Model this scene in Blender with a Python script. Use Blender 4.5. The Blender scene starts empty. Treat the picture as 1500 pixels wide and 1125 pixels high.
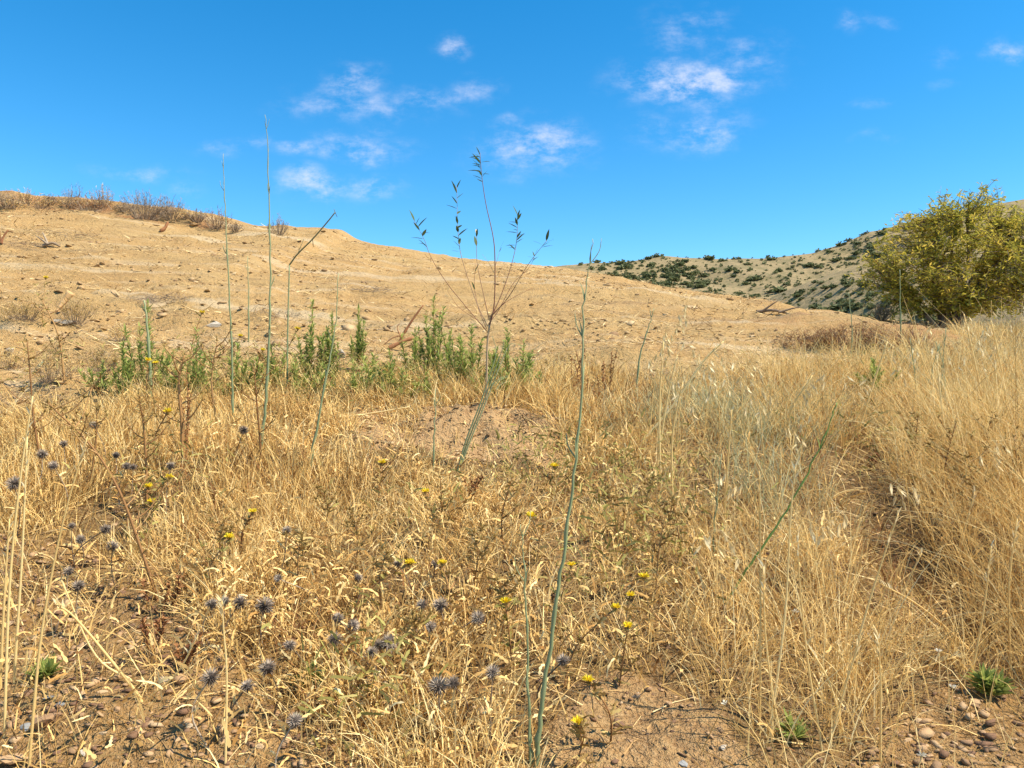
import bpy, math, random
import numpy as np
from mathutils import Vector, Matrix

SEED = 11
rng = np.random.default_rng(SEED)
random.seed(SEED)
scene = bpy.context.scene
COL = scene.collection

# ------------------------------------------------------------------ camera
CZ = 1.5
FPX = 1133.0                      # focal length in photo pixels (photo 1500 wide)
cam_d = bpy.data.cameras.new('camera')
cam_d.sensor_width = 36.0
cam_d.lens = 36.0 * FPX / 1500.0
cam_d.clip_start = 0.05
cam_d.clip_end = 3000.0
cam = bpy.data.objects.new('camera', cam_d)
cam.location = (0, 0, CZ)
cam.rotation_euler = (math.radians(90), 0, 0)
COL.objects.link(cam)
scene.camera = cam

# ------------------------------------------------------------------ sun, sky, exposure
SUN_EL, SUN_AZ = 55.0, 106.0      # azimuth clockwise from the viewing direction (+Y)
EXPOSURE = 0.82
SKY_STRENGTH = 0.128
sd = bpy.data.lights.new('sun', 'SUN')
sd.energy = 5.0
sd.angle = math.radians(0.53)
sd.color = (1.0, 0.91, 0.77)
sun = bpy.data.objects.new('sun', sd)
COL.objects.link(sun)
_a, _e = math.radians(SUN_AZ), math.radians(SUN_EL)
to_sun = Vector((math.sin(_a) * math.cos(_e), math.cos(_a) * math.cos(_e), math.sin(_e)))
sun.rotation_euler = to_sun.to_track_quat('Z', 'Y').to_euler()
sun.location = (8, -3, 12)

vs = scene.view_settings
vs.view_transform = 'Standard'
vs.look = 'None'
vs.exposure = EXPOSURE
vs.gamma = 1.0
vs.use_curve_mapping = False

world = bpy.data.worlds.new('World')
scene.world = world
world.use_nodes = True


class NT:
    """small node-tree helper"""
    def __init__(self, tree):
        self.t = tree
        tree.nodes.clear()

    def n(self, kind, **kw):
        nd = self.t.nodes.new(kind)
        for k, v in kw.items():
            setattr(nd, k, v)
        return nd

    def set(self, sock, v):
        if hasattr(v, 'is_linked'):
            self.t.links.new(v, sock)
        else:
            sock.default_value = v

    def math(self, op, a, b=0.0, c=None, clamp=False):
        nd = self.n('ShaderNodeMath', operation=op, use_clamp=clamp)
        self.set(nd.inputs[0], a)
        self.set(nd.inputs[1], b)
        if c is not None:
            self.set(nd.inputs[2], c)
        return nd.outputs[0]

    def mix(self, fac, a, b, blend='MIX'):
        nd = self.n('ShaderNodeMix', data_type='RGBA', blend_type=blend)
        self.set(nd.inputs[0], fac)
        self.set(nd.inputs[6], a)
        self.set(nd.inputs[7], b)
        return nd.outputs[2]

    def noise(self, vec, scale, detail=4.0, rough=0.55, out=0):
        nd = self.n('ShaderNodeTexNoise')
        if vec is not None:
            self.set(nd.inputs['Vector'], vec)
        nd.inputs['Scale'].default_value = scale
        nd.inputs['Detail'].default_value = detail
        nd.inputs['Roughness'].default_value = rough
        return nd.outputs[out]

    def ramp(self, fac, stops, interp='LINEAR', k=(1, 1, 1)):
        nd = self.n('ShaderNodeValToRGB')
        cr = nd.color_ramp
        cr.interpolation = interp
        while len(cr.elements) < len(stops):
            cr.elements.new(0.5)
        for e, (p, c) in zip(cr.elements, stops):
            e.position = p
            e.color = (c[0] * k[0], c[1] * k[1], c[2] * k[2], 1)
        self.set(nd.inputs[0], fac)
        return nd.outputs[0]

    def maprange(self, v, a, b, c=0.0, d=1.0, smooth=True):
        nd = self.n('ShaderNodeMapRange', interpolation_type='SMOOTHSTEP' if smooth else 'LINEAR')
        self.set(nd.inputs[0], v)
        for i, q in enumerate((a, b, c, d)):
            nd.inputs[1 + i].default_value = q
        return nd.outputs[0]

    def attr(self, name):
        nd = self.n('ShaderNodeAttribute', attribute_name=name)
        return nd.outputs['Fac']


def build_world():
    w = NT(world.node_tree)
    sky = w.n('ShaderNodeTexSky', sky_type='NISHITA')
    sky.sun_disc = False
    sky.sun_elevation = math.radians(SUN_EL)
    sky.sun_rotation = math.radians(SUN_AZ)
    sky.altitude = 900.0
    sky.air_density = 1.0
    sky.dust_density = 0.15
    sky.ozone_density = 3.0
    hs = w.n('ShaderNodeHueSaturation')
    hs.inputs['Hue'].default_value = 0.492
    hs.inputs['Saturation'].default_value = 1.385
    hs.inputs['Value'].default_value = 1.0
    w.set(hs.inputs['Color'], sky.outputs[0])
    # scattered small fair-weather clouds, placed by direction in the sky
    tc = w.n('ShaderNodeTexCoord')
    sep = w.n('ShaderNodeSeparateXYZ')
    w.set(sep.inputs[0], tc.outputs['Generated'])
    yy = w.math('MAXIMUM', sep.outputs[1], 0.05)
    u = w.math('DIVIDE', sep.outputs[0], yy)
    v = w.math('DIVIDE', sep.outputs[2], yy)
    comb = w.n('ShaderNodeCombineXYZ')
    w.set(comb.inputs[0], u)
    w.set(comb.inputs[1], v)
    warp = w.n('ShaderNodeTexNoise')
    warp.inputs['Scale'].default_value = 11.0
    warp.inputs['Detail'].default_value = 3.0
    w.set(warp.inputs['Vector'], comb.outputs[0])
    wo = w.n('ShaderNodeVectorMath', operation='MULTIPLY_ADD')
    w.set(wo.inputs[0], warp.outputs['Color'])
    wo.inputs[1].default_value = (0.085, 0.05, 0)
    w.set(wo.inputs[2], comb.outputs[0])
    s2 = w.n('ShaderNodeSeparateXYZ')
    w.set(s2.inputs[0], wo.outputs[0])
    u2 = w.math('SUBTRACT', s2.outputs[0], 0.0425)
    v2 = w.math('SUBTRACT', s2.outputs[1], 0.025)
    blobs = [  # px, py, rx, ry, strength, tilt (photo pixels)
        (1015, 118, 75, 24, 1.0, 0.05), (1015, 190, 60, 24, .72, -.1), (1100, 85, 50, 30, .42, 0),
        (1010, 45, 60, 34, .40, 0), (1243, 35, 20, 15, .45, 0), (1300, 32, 30, 12, .3, 0), (1478, 72, 28, 16, .55, 0),
        (512, 122, 38, 24, .68, 0), (520, 152, 90, 22, .55, .1), (620, 142, 42, 15, .55, 0), (690, 137, 34, 20, .45, 0),
        (662, 70, 24, 14, .6, 0), (785, 215, 70, 26, .72, -.1), (525, 215, 60, 15, .72, .1), (432, 220, 26, 13, .6, 0),
        (350, 210, 50, 12, .4, .1), (458, 268, 46, 17, .78, .05), (545, 268, 44, 17, .66, .1), (210, 250, 65, 12, .45, .1),
        (272, 272, 24, 13, .42, 0), (750, 183, 20, 8, .4, 0), (1280, 155, 35, 9, .3, 0), (1390, 85, 30, 20, .25, 0),
        (760, 250, 40, 16, .3, 0), (560, 188, 30, 8, .35, 0), (1280, 205, 24, 8, .3, 0), (1385, 125, 20, 7, .25, 0),
        (-250, 200, 80, 30, .8, 0), (-420, 90, 70, 30, .7, 0), (1750, 150, 90, 30, .8, 0), (1950, 260, 80, 22, .6, 0),
        (300, -160, 90, 40, .7, 0), (900, -220, 110, 40, .7, 0), (1300, -140, 80, 30, .6, 0)]
    total = None
    for (px, py, rx, ry, st, tl) in blobs:
        cu, cv = (px - 750) / FPX, (562.5 - py) / FPX
        du = w.math('MULTIPLY', w.math('SUBTRACT', u2, cu), FPX / rx)
        dv0 = w.math('SUBTRACT', v2, cv)
        dv = w.math('MULTIPLY', dv0, FPX / ry)
        dv = w.math('MULTIPLY_ADD', du, tl, dv)
        r2 = w.math('ADD', w.math('MULTIPLY', du, du), w.math('MULTIPLY', dv, dv))
        g = w.math('MULTIPLY', w.math('EXPONENT', w.math('MULTIPLY', r2, -0.55)), st)
        total = g if total is None else w.math('MAXIMUM', total, g)
    sc_ = w.n('ShaderNodeVectorMath', operation='MULTIPLY')
    w.set(sc_.inputs[0], comb.outputs[0])
    sc_.inputs[1].default_value = (1.0, 1.7, 1.0)
    fine = w.noise(sc_.outputs[0], 21.0, 8.0, 0.66)
    fine = w.maprange(fine, 0.36, 0.66, 0.0, 1.0, False)
    dens = w.math('MULTIPLY', total, w.math('MULTIPLY_ADD', fine, 1.15, 0.12))
    dens = w.maprange(dens, 0.05, 1.1, 0.0, 0.70)
    front = w.math('GREATER_THAN', sep.outputs[1], 0.05)
    dens = w.math('MULTIPLY', dens, front)
    skyc = w.mix(dens, hs.outputs[0], (4.1, 4.25, 5.0, 1))
    bg = w.n('ShaderNodeBackground')
    bg.inputs['Strength'].default_value = SKY_STRENGTH
    w.set(bg.inputs['Color'], skyc)
    out = w.n('ShaderNodeOutputWorld')
    w.set(out.inputs['Surface'], bg.outputs[0])


build_world()


# ------------------------------------------------------------------ noise and terrain
def _hash(ix, iy, s):
    h = (ix.astype(np.int64) * 374761393 + iy.astype(np.int64) * 668265263 + s * 982451653) & 0xFFFFFFFF
    h = ((h ^ (h >> 13)) * 1274126177) & 0xFFFFFFFF
    return ((h ^ (h >> 16)) & 0xFFFFFF) / float(0xFFFFFF)


def vnoise(x, y, s=0):
    ix, iy = np.floor(x), np.floor(y)
    fx, fy = x - ix, y - iy
    fx = fx * fx * fx * (fx * (fx * 6 - 15) + 10)
    fy = fy * fy * fy * (fy * (fy * 6 - 15) + 10)
    a, b = _hash(ix, iy, s), _hash(ix + 1, iy, s)
    c, d = _hash(ix, iy + 1, s), _hash(ix + 1, iy + 1, s)
    return (a + (b - a) * fx) * (1 - fy) + (c + (d - c) * fx) * fy


def fbm(x, y, s=0, oct=4, gain=0.5):
    x, y = np.asarray(x, float), np.asarray(y, float)
    t, amp, tot = 0.0, 1.0, 0.0
    for i in range(oct):
        t = t + amp * (vnoise(x * 2 ** i + 17.3 * i, y * 2 ** i - 9.1 * i, s + i) - 0.5)
        tot += amp
        amp *= gain
    return t / tot * 2.0


def sstep(a, b, v):
    t = np.clip((np.asarray(v, float) - a) / (b - a), 0, 1)
    return t * t * (3 - 2 * t)


YC = 14.0
CREST_PX = [(-700, 250), (-300, 275), (0, 291), (60, 289), (110, 297), (200, 303), (280, 314), (340, 327), (400, 332),
            (455, 336), (486, 337), (512, 351), (560, 361), (620, 372), (720, 384), (840, 395), (1000, 424), (1150, 454), (1240, 470),
            (1340, 488), (1500, 505), (1900, 520)]
CX = np.array([(p - 750) / FPX * YC for p, q in CREST_PX])
CZZ = np.array([(562.5 - q) / FPX * YC for p, q in CREST_PX])


def H(x, y, detail=True):
    """ground height (absolute z) at x, y"""
    x, y = np.asarray(x, float), np.asarray(y, float)
    zc = np.interp(x, CX, CZZ)
    near = -0.99 + 0.229 * y
    bank = -1.5 + (0.78 * sstep(0.0, 1.15, y))
    near = np.where(y < 1.2, np.minimum(near, bank), near)
    t = (y - 3.8) / (YC - 3.8)
    mid = -0.12 + t * (zc + 0.12)
    d = np.maximum(y - YC, 0)
    s = (zc + 0.12) / (YC - 3.8)
    dq = np.minimum(d, 3.0)
    far = zc + s * dq - 0.12 * dq * dq + (d - dq) * (-0.42)
    far = np.maximum(far, -9.0 + 0 * far)
    z = np.where(y < 3.8, near, np.where(y < YC, mid, far))
    # earth heap in the middle, worn path and low bank at right
    z = z + 0.085 * np.exp(-(((x + 0.16) / 0.48) ** 2 + ((y - 3.42) / 0.26) ** 2))
    z = z - 0.12 * np.exp(-(((x - 1.2 - 0.25 * (y - 2.3) + .08 * fbm(y * 2, 0 * y, 9, 2)) / 0.17) ** 2)) * (0.45 + .55 * np.exp(-((y - 2.2) / .3) ** 2)) * sstep(1.6, 2.0, y) * (1 - sstep(3.0, 3.6, y))
    z = z + 0.13 * np.exp(-(((x - 3.5) / 0.8) ** 2)) * sstep(7.0, 7.35, y + 0.2 * fbm(x * 2, 0 * x, 7, 3)) * (1 - sstep(7.6, 8.8, y))
    z = z + 0.22 * np.exp(-(((x + 3.6) / 0.5) ** 2 + ((y - 5.4) / 0.35) ** 2))
    # eroded lip below the brush at the top left
    z = z + 0.20 * sstep(12.75, 12.95, y + 0.25 * fbm(x * 0.8, 0 * x, 5, 3)) * sstep(-4.6, -5.6, x) * (1 - sstep(13.2, 14.0, y))
    if detail:
        w = sstep(3.6, 6.0, y) * (1 - 0.75 * sstep(12.6, 14, y))
        z = z + w * (0.12 * fbm(x * 0.45, y * 0.9, 21, 4) + 0.085 * fbm(x * 1.5 + 0.5 * y, y * 3.4, 31, 5, 0.62))
        wn = 1 - 0.6 * w
        z = z + wn * (0.05 * fbm(x * 1.7, y * 1.7, 41, 3) + 0.026 * fbm(x * 8, y * 8, 51, 4, 0.6))
        hm = np.exp(-(((x + 0.16) / 0.55) ** 2 + ((y - 3.4) / 0.4) ** 2))
        z = z + hm * (0.05 * fbm(x * 13, y * 13, 61, 3, 0.6) + .05 * fbm(x * 5, y * 6, 63, 3, 0.6))
        # cracked clods on the rubbly left
        cl = sstep(3.2, 4.2, y) * (1 - sstep(7.0, 9.0, y)) * sstep(-1.0, -1.9, x)
        z = z + cl * (0.10 * np.abs(fbm(x * 3.2, y * 4.5, 71, 4, 0.6)) + .05 * fbm(x * 5, y * 7, 73, 3, .6))
    return z + CZ


def ray(px, py):
    return (px - 750.0) / FPX, (562.5 - py) / FPX


def pt(px, py, Y):
    u, v = ray(px, py)
    return np.array([u * Y, Y, CZ + v * Y])


def hit(px, py, h=0.0):
    """where the line of sight meets the ground lifted by h"""
    u, v = ray(px, py)
    Y = np.concatenate([np.linspace(0.9, 8, 1800), np.linspace(8, 30, 1500)])
    below = CZ + v * Y <= H(u * Y, Y) + h
    i = int(np.argmax(below)) if below.any() else len(Y) - 1
    return np.array([u * Y[i], Y[i], CZ + v * Y[i]])


def gz(x, y):
    return float(H(np.array([x]), np.array([y]))[0])


# ------------------------------------------------------------------ mesh building
class MB:
    def __init__(self):
        self.v, self.q, self.t, self.r = [], [], [], []
        self.n = 0

    def add(self, V, quads=None, tris=None, r=None):
        V = np.asarray(V, float).reshape(-1, 3)
        if r is None:
            r = random.random()
        r = np.broadcast_to(np.asarray(r, float), (len(V),))
        if quads is not None and len(quads):
            self.q.append(np.asarray(quads, np.int64).reshape(-1, 4) + self.n)
        if tris is not None and len(tris):
            self.t.append(np.asarray(tris, np.int64).reshape(-1, 3) + self.n)
        self.v.append(V)
        self.r.append(r)
        self.n += len(V)

    def tube(self, P, R, sides=5, r=None):
        P = np.asarray(P, float)
        R = np.broadcast_to(np.asarray(R, float), (len(P),))
        T = np.gradient(P, axis=0)
        T /= np.linalg.norm(T, axis=1, keepdims=True) + 1e-9
        ref = np.array([0.31, 0.87, 0.38])
        if abs(np.dot(T[0], ref)) > 0.9:
            ref = np.array([0.9, -0.2, 0.3])
        A = np.cross(T, ref)
        A /= np.linalg.norm(A, axis=1, keepdims=True) + 1e-9
        B = np.cross(T, A)
        ang = np.arange(sides) * 2 * math.pi / sides
        V = P[:, None, :] + R[:, None, None] * (np.cos(ang)[None, :, None] * A[:, None, :] + np.sin(ang)[None, :, None] * B[:, None, :])
        m = len(P)
        i = np.arange(m - 1)[:, None] * sides
        j = np.arange(sides)[None, :]
        k = (j + 1) % sides
        Q = np.stack([i + j, i + k, i + sides + k, i + sides + j], -1).reshape(-1, 4)
        V = np.concatenate([V.reshape(-1, 3), P[-1:]])
        e = (m - 1) * sides
        Tt = np.stack([e + np.arange(sides), e + (np.arange(sides) + 1) % sides, np.full(sides, m * sides)], -1)
        self.add(V, Q, Tt, r)

    def blades(self, P, L, W, az, lean, curve, segs=4, face=None, prof=None, r=None, wob=0.0):
        """n ribbons growing from P; tilt from vertical goes from lean to lean + curve along azimuth az"""
        P = np.asarray(P, float).reshape(-1, 3)
        n = len(P)
        if n == 0:
            return
        bc = lambda a: np.broadcast_to(np.asarray(a, float), (n,))
        L, W, az, lean, curve = bc(L), bc(W), bc(az), bc(lean), bc(curve)
        if face is None:
            face = rng.uniform(0, math.pi, n)
        face = bc(face)
        if prof is None:
            prof = np.linspace(1, 0.12, segs + 1) ** 0.7
        ts = np.linspace(0, 1, segs + 1)
        ang = lean[:, None] + curve[:, None] * ts[None, :]
        azz = az[:, None] + wob * np.cumsum(rng.normal(0, 1, (n, segs + 1)), axis=1)
        T = np.stack([np.sin(ang) * np.cos(azz), np.sin(ang) * np.sin(azz), np.cos(ang)], -1)
        step = (L / segs)[:, None, None]
        C = np.zeros((n, segs + 1, 3))
        C[:, 1:] = np.cumsum((T[:, :-1] + T[:, 1:]) * 0.5 * step, axis=1)
        C += P[:, None, :]
        S = np.stack([-np.sin(azz), np.cos(azz), 0 * azz], -1)
        N = np.cross(T, S)
        D = np.cos(face)[:, None, None] * S + np.sin(face)[:, None, None] * N
        off = D * (W[:, None] * np.asarray(prof)[None, :] * 0.5)[:, :, None]
        V = np.stack([C - off, C + off], 2).reshape(-1, 3)
        k = (segs + 1) * 2
        b = (np.arange(n) * k)[:, None] + (np.arange(segs) * 2)[None, :]
        Q = np.stack([b, b + 1, b + 3, b + 2], -1).reshape(-1, 4)
        if r is None:
            r = rng.random(n)
        self.add(V, Q, None, np.repeat(bc(r), k))

    def rocks(self, P, S, flat=0.6, r=None, jit=0.22):
        P = np.asarray(P, float).reshape(-1, 3)
        n = len(P)
        if n == 0:
            return
        g = (1 + 5 ** 0.5) / 2
        base = np.array([(-1, g, 0), (1, g, 0), (-1, -g, 0), (1, -g, 0), (0, -1, g), (0, 1, g), (0, -1, -g), (0, 1, -g),
                         (g, 0, -1), (g, 0, 1), (-g, 0, -1), (-g, 0, 1)]) / math.sqrt(1 + g * g)
        F = np.array([(0, 11, 5), (0, 5, 1), (0, 1, 7), (0, 7, 10), (0, 10, 11), (1, 5, 9), (5, 11, 4), (11, 10, 2), (10, 7, 6),
                      (7, 1, 8), (3, 9, 4), (3, 4, 2), (3, 2, 6), (3, 6, 8), (3, 8, 9), (4, 9, 5), (2, 4, 11), (6, 2, 10), (8, 6, 7), (9, 8, 1)])
        V = base[None] * (1 + rng.normal(0, jit, (n, 12, 1)))
        S = np.broadcast_to(np.asarray(S, float), (n,))
        sc = np.stack([rng.uniform(.7, 1.3, n), rng.uniform(.7, 1.3, n), rng.uniform(.6, 1.3, n) * flat], -1) * S[:, None] * 0.5
        V = V * sc[:, None, :]
        a, tl = rng.uniform(0, 6.28, n), rng.normal(0, 0.35, n)
        ct, st = np.cos(tl)[:, None], np.sin(tl)[:, None]
        y, z = V[..., 1] * ct - V[..., 2] * st, V[..., 1] * st + V[..., 2] * ct
        ca, sa = np.cos(a)[:, None], np.sin(a)[:, None]
        V = np.stack([V[..., 0] * ca - y * sa, V[..., 0] * sa + y * ca, z], -1) + P[:, None, :]
        T = (np.arange(n) * 12)[:, None, None] + F[None]
        if r is None:
            r = rng.random(n)
        self.add(V, None, T, np.repeat(np.broadcast_to(r, (n,)), 12))

    def mesh(self, name, mat, origin=(0, 0, 0), smooth=False):
        V = np.concatenate(self.v) - np.asarray(origin, float)
        q = np.concatenate(self.q) if self.q else np.zeros((0, 4), np.int64)
        t = np.concatenate(self.t) if self.t else np.zeros((0, 3), np.int64)
        me = bpy.data.meshes.new(name)
        me.vertices.add(len(V))
        me.vertices.foreach_set('co', V.astype(np.float32).ravel())
        loops = np.concatenate([q.ravel(), t.ravel()]).astype(np.int32)
        me.loops.add(len(loops))
        me.loops.foreach_set('vertex_index', loops)
        me.polygons.add(len(q) + len(t))
        st = np.concatenate([np.arange(len(q)) * 4, len(q) * 4 + np.arange(len(t)) * 3]).astype(np.int32)
        me.polygons.foreach_set('loop_start', st)
        if smooth:
            me.polygons.foreach_set('use_smooth', np.ones(len(st), bool))
        a = me.attributes.new('rnd', 'FLOAT', 'POINT')
        a.data.foreach_set('value', np.concatenate(self.r).astype(np.float32))
        me.materials.append(mat)
        me.update(calc_edges=True)
        return me

    def build(self, name, mat, parent=None, smooth=False, origin=None):
        if origin is None:
            origin = parent.get('_o', (0, 0, 0)) if parent is not None else (0, 0, 0)
        me = self.mesh(name, mat, origin, smooth)
        o = bpy.data.objects.new(name, me)
        COL.objects.link(o)
        if parent is not None:
            o.parent = parent
            o['_o'] = tuple(origin)
        elif any(origin):
            o.location = origin
        return o


def thing(name, label, cat, loc, group=None):
    o = bpy.data.objects.new(name, None)
    o.empty_display_size = 0.05
    COL.objects.link(o)
    o.location = loc
    o['label'], o['category'] = label, cat
    o['_o'] = tuple(float(a) for a in loc)
    if group:
        o['group'] = group
    return o


def tag(o, label, cat, group=None):
    o['label'], o['category'] = label, cat
    if group:
        o['group'] = group
    return o


def kind(o, k):
    o['kind'] = k
    return o


# ------------------------------------------------------------------ materials
def mat_leafy(name, stops, trans=0.3, rough=0.75, tone_scale=1.4, tone_amt=0.35, spec=0.25, k=(1, 1, 1)):
    """thin plant matter: colour by the per-blade value, slow drift over the ground, light shining through"""
    m = bpy.data.materials.new(name)
    m.use_nodes = True
    w = NT(m.node_tree)
    r = w.attr('rnd')
    geo = w.n('ShaderNodeNewGeometry')
    drift = w.noise(geo.outputs['Position'], tone_scale, 3.0)
    drift = w.math('MULTIPLY', w.math('SUBTRACT', drift, 0.5), tone_amt)
    fine = w.noise(geo.outputs['Position'], 90.0, 2.0)
    fine = w.math('MULTIPLY', w.math('SUBTRACT', fine, 0.5), 0.25)
    f = w.math('ADD', w.math('ADD', r, drift), fine, clamp=True)
    col = w.ramp(f, stops, k=k)
    p = w.n('ShaderNodeBsdfPrincipled')
    w.set(p.inputs['Base Color'], col)
    p.inputs['Roughness'].default_value = rough
    p.inputs['Specular IOR Level'].default_value = spec
    sh = p.outputs[0]
    if trans > 0:
        tr = w.n('ShaderNodeBsdfTranslucent')
        w.set(tr.inputs['Color'], col)
        mx = w.n('ShaderNodeMixShader')
        mx.inputs[0].default_value = trans
        w.set(mx.inputs[1], sh)
        w.set(mx.inputs[2], tr.outputs[0])
        sh = mx.outputs[0]
    out = w.n('ShaderNodeOutputMaterial')
    w.set(out.inputs['Surface'], sh)
    return m


def mat_rock(name, stops, rough=0.9, bump=0.4, scale=30.0):
    m = bpy.data.materials.new(name)
    m.use_nodes = True
    w = NT(m.node_tree)
    r = w.attr('rnd')
    geo = w.n('ShaderNodeNewGeometry')
    oi = w.n('ShaderNodeObjectInfo')
    nz = w.noise(geo.outputs['Position'], scale, 5.0, 0.65)
    f = w.math('ADD', w.math('MULTIPLY_ADD', w.math('SUBTRACT', nz, 0.5), 0.55, r),
               w.math('MULTIPLY', w.math('SUBTRACT', oi.outputs['Random'], 0.5), 0.8), clamp=True)
    col = w.ramp(f, stops)
    p = w.n('ShaderNodeBsdfPrincipled')
    w.set(p.inputs['Base Color'], col)
    p.inputs['Roughness'].default_value = rough
    b = w.n('ShaderNodeBump')
    b.inputs['Strength'].default_value = bump
    b.inputs['Distance'].default_value = 0.01
    w.set(b.inputs['Height'], w.noise(geo.outputs['Position'], scale * 3, 5.0, 0.7))
    w.set(p.inputs['Normal'], b.outputs[0])
    out = w.n('ShaderNodeOutputMaterial')
    w.set(out.inputs['Surface'], p.outputs[0])
    return m


STRAW = [(0.0, (.13, .065, .022)), (.15, (.30, .17, .06)), (.38, (.55, .37, .15)), (.7, (.74, .55, .26)), (1.0, (.84, .70, .43))]
GOLD = (1.14, 1.08, .86)
M = {}
M['straw'] = mat_leafy('dry_straw', STRAW, 0.25, k=GOLD, tone_scale=2.4, tone_amt=0.85)
M['tall'] = mat_leafy('dry_tall_grass', [(0, (.24, .13, .045)), (.2, (.46, .29, .11)), (.5, (.66, .47, .21)), (.8, (.78, .62, .33)), (1, (.80, .69, .45))], 0.33, k=GOLD, tone_scale=1.1, tone_amt=0.75)
M['greygrass'] = mat_leafy('grey_green_grass', [(0, (.30, .28, .13)), (.5, (.47, .44, .22)), (1, (.64, .58, .34))], 0.3)
M['curl'] = mat_leafy('dry_thistle_leaf', [(0, (.20, .10, .04)), (.2, (.42, .24, .08)), (.5, (.66, .45, .20)), (.8, (.72, .53, .26)), (1, (.80, .66, .40))], 0.2, k=GOLD, tone_scale=2.8, tone_amt=0.9)
M['russet'] = mat_leafy('russet_dry_plant', [(0, (.12, .045, .02)), (.5, (.29, .125, .045)), (1, (.48, .25, .09))], 0.15)
M['litter'] = mat_leafy('straw_litter', [(0, (.15, .09, .05)), (.3, (.36, .23, .11)), (.65, (.58, .41, .20)), (1, (.76, .62, .40))], 0.1, k=GOLD)
M['olive'] = mat_leafy('olive_spiny_leaf', [(0, (.16, .13, .03)), (.4, (.30, .25, .06)), (.7, (.38, .33, .09)), (1, (.55, .42, .15))], 0.25)
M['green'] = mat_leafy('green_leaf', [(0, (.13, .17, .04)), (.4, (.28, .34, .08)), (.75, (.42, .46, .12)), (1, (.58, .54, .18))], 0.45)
M['bluegreen'] = mat_leafy('blue_green_stalk', [(0, (.14, .17, .08)), (.5, (.225, .26, .125)), (1, (.37, .37, .18))], 0.0, 0.55)
M['grassgreen'] = mat_leafy('grass_green_stalk', [(0, (.09, .17, .035)), (1, (.19, .28, .06))], 0.0, 0.55)
M['darkstalk'] = mat_leafy('dark_stalk', [(0, (.05, .055, .025)), (1, (.15, .14, .06))], 0.0, 0.6)
M['yellow'] = mat_leafy('yellow_floret', [(0, (.82, .55, .012)), (.5, (.88, .69, .02)), (1, (.90, .76, .07))], 0.25, tone_amt=0.1)
M['bract'] = mat_leafy('brown_bract', [(0, (.20, .11, .03)), (.5, (.34, .22, .06)), (1, (.52, .38, .14))], 0.1)
M['brownstem'] = mat_leafy('brown_stem', [(0, (.20, .09, .03)), (.6, (.34, .18, .065)), (1, (.46, .28, .11))], 0.0)
M['globe'] = mat_leafy('blue_grey_globe', [(0, (.085, .062, .046)), (.5, (.24, .185, .135)), (1, (.54, .44, .33))], 0.1, tone_amt=0.15)
M['globecore'] = mat_leafy('globe_core', [(0, (.05, .037, .03)), (1, (.10, .075, .06))], 0.0)
M['twig'] = mat_leafy('grey_brown_twig', [(0, (.10, .065, .04)), (.5, (.23, .16, .10)), (1, (.40, .31, .21))], 0.0)
M['bark'] = mat_leafy('tree_bark', [(0, (.09, .06, .045)), (.5, (.17, .12, .09)), (1, (.27, .20, .15))], 0.0, tone_scale=20)
M['redbark'] = mat_leafy('red_brown_sapling_bark', [(0, (.20, .09, .05)), (.5, (.30, .16, .09)), (1, (.38, .27, .15))], 0.0, tone_scale=9)
M['almondleaf'] = mat_leafy('sapling_leaf', [(0, (.04, .075, .03)), (.5, (.085, .13, .05)), (1, (.17, .21, .09))], 0.25)
M['treeleaf'] = mat_leafy('tree_leaf', [(0, (.17, .165, .025)), (.3, (.38, .345, .05)), (.65, (.55, .46, .065)), (1, (.68, .50, .10))], 0.48, tone_scale=1.1, tone_amt=0.7)
M['oat'] = mat_leafy('oat_spikelet', [(0, (.62, .46, .20)), (.5, (.76, .60, .31)), (1, (.86, .75, .47))], 0.35)
M['hillshrub'] = mat_leafy('hill_shrub_leaf', [(0, (.075, .085, .035)), (.5, (.135, .155, .06)), (1, (.22, .225, .10))], 0.25, tone_scale=.03)
M['rock'] = mat_rock('stone', [(0, (.17, .09, .045)), (.3, (.33, .20, .095)), (.6, (.43, .27, .13)), (.82, (.44, .31, .17)), (.93, (.40, .34, .24)), (1, (.56, .47, .34))])
M['slate'] = mat_rock('slate_stone', [(0, (.10, .105, .105)), (.5, (.18, .185, .175)), (1, (.30, .295, .27))])
M['pale'] = mat_rock('pale_stone', [(0, (.25, .195, .135)), (.5, (.36, .30, .215)), (1, (.46, .40, .31))])
M['clod'] = mat_rock('earth_clod', [(0, (.21, .12, .05)), (.4, (.36, .225, .10)), (.75, (.44, .285, .13)), (1, (.50, .37, .20))])
M['wood'] = mat_leafy('split_wood', [(0, (.40, .22, .08)), (.5, (.60, .36, .15)), (1, (.70, .50, .27))], 0.0, tone_scale=25, tone_amt=0.6)
M['rustwood'] = mat_leafy('rusty_root_wood', [(0, (.16, .06, .025)), (.5, (.32, .14, .055)), (1, (.46, .24, .11))], 0.0, tone_scale=25, tone_amt=0.8)
M['blackbark'] = mat_leafy('black_bark', [(0, (.025, .02, .022)), (1, (.09, .075, .075))], 0.0, tone_scale=30, tone_amt=0.8)
M['teal'] = mat_leafy('teal_plastic', [(0, (.08, .20, .14)), (1, (.16, .30, .21))], 0.0, 0.4)
M['white'] = mat_leafy('white_head', [(0, (.70, .60, .42)), (1, (.84, .79, .64))], 0.2)


SOIL = (.82, .73, .51)


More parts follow.
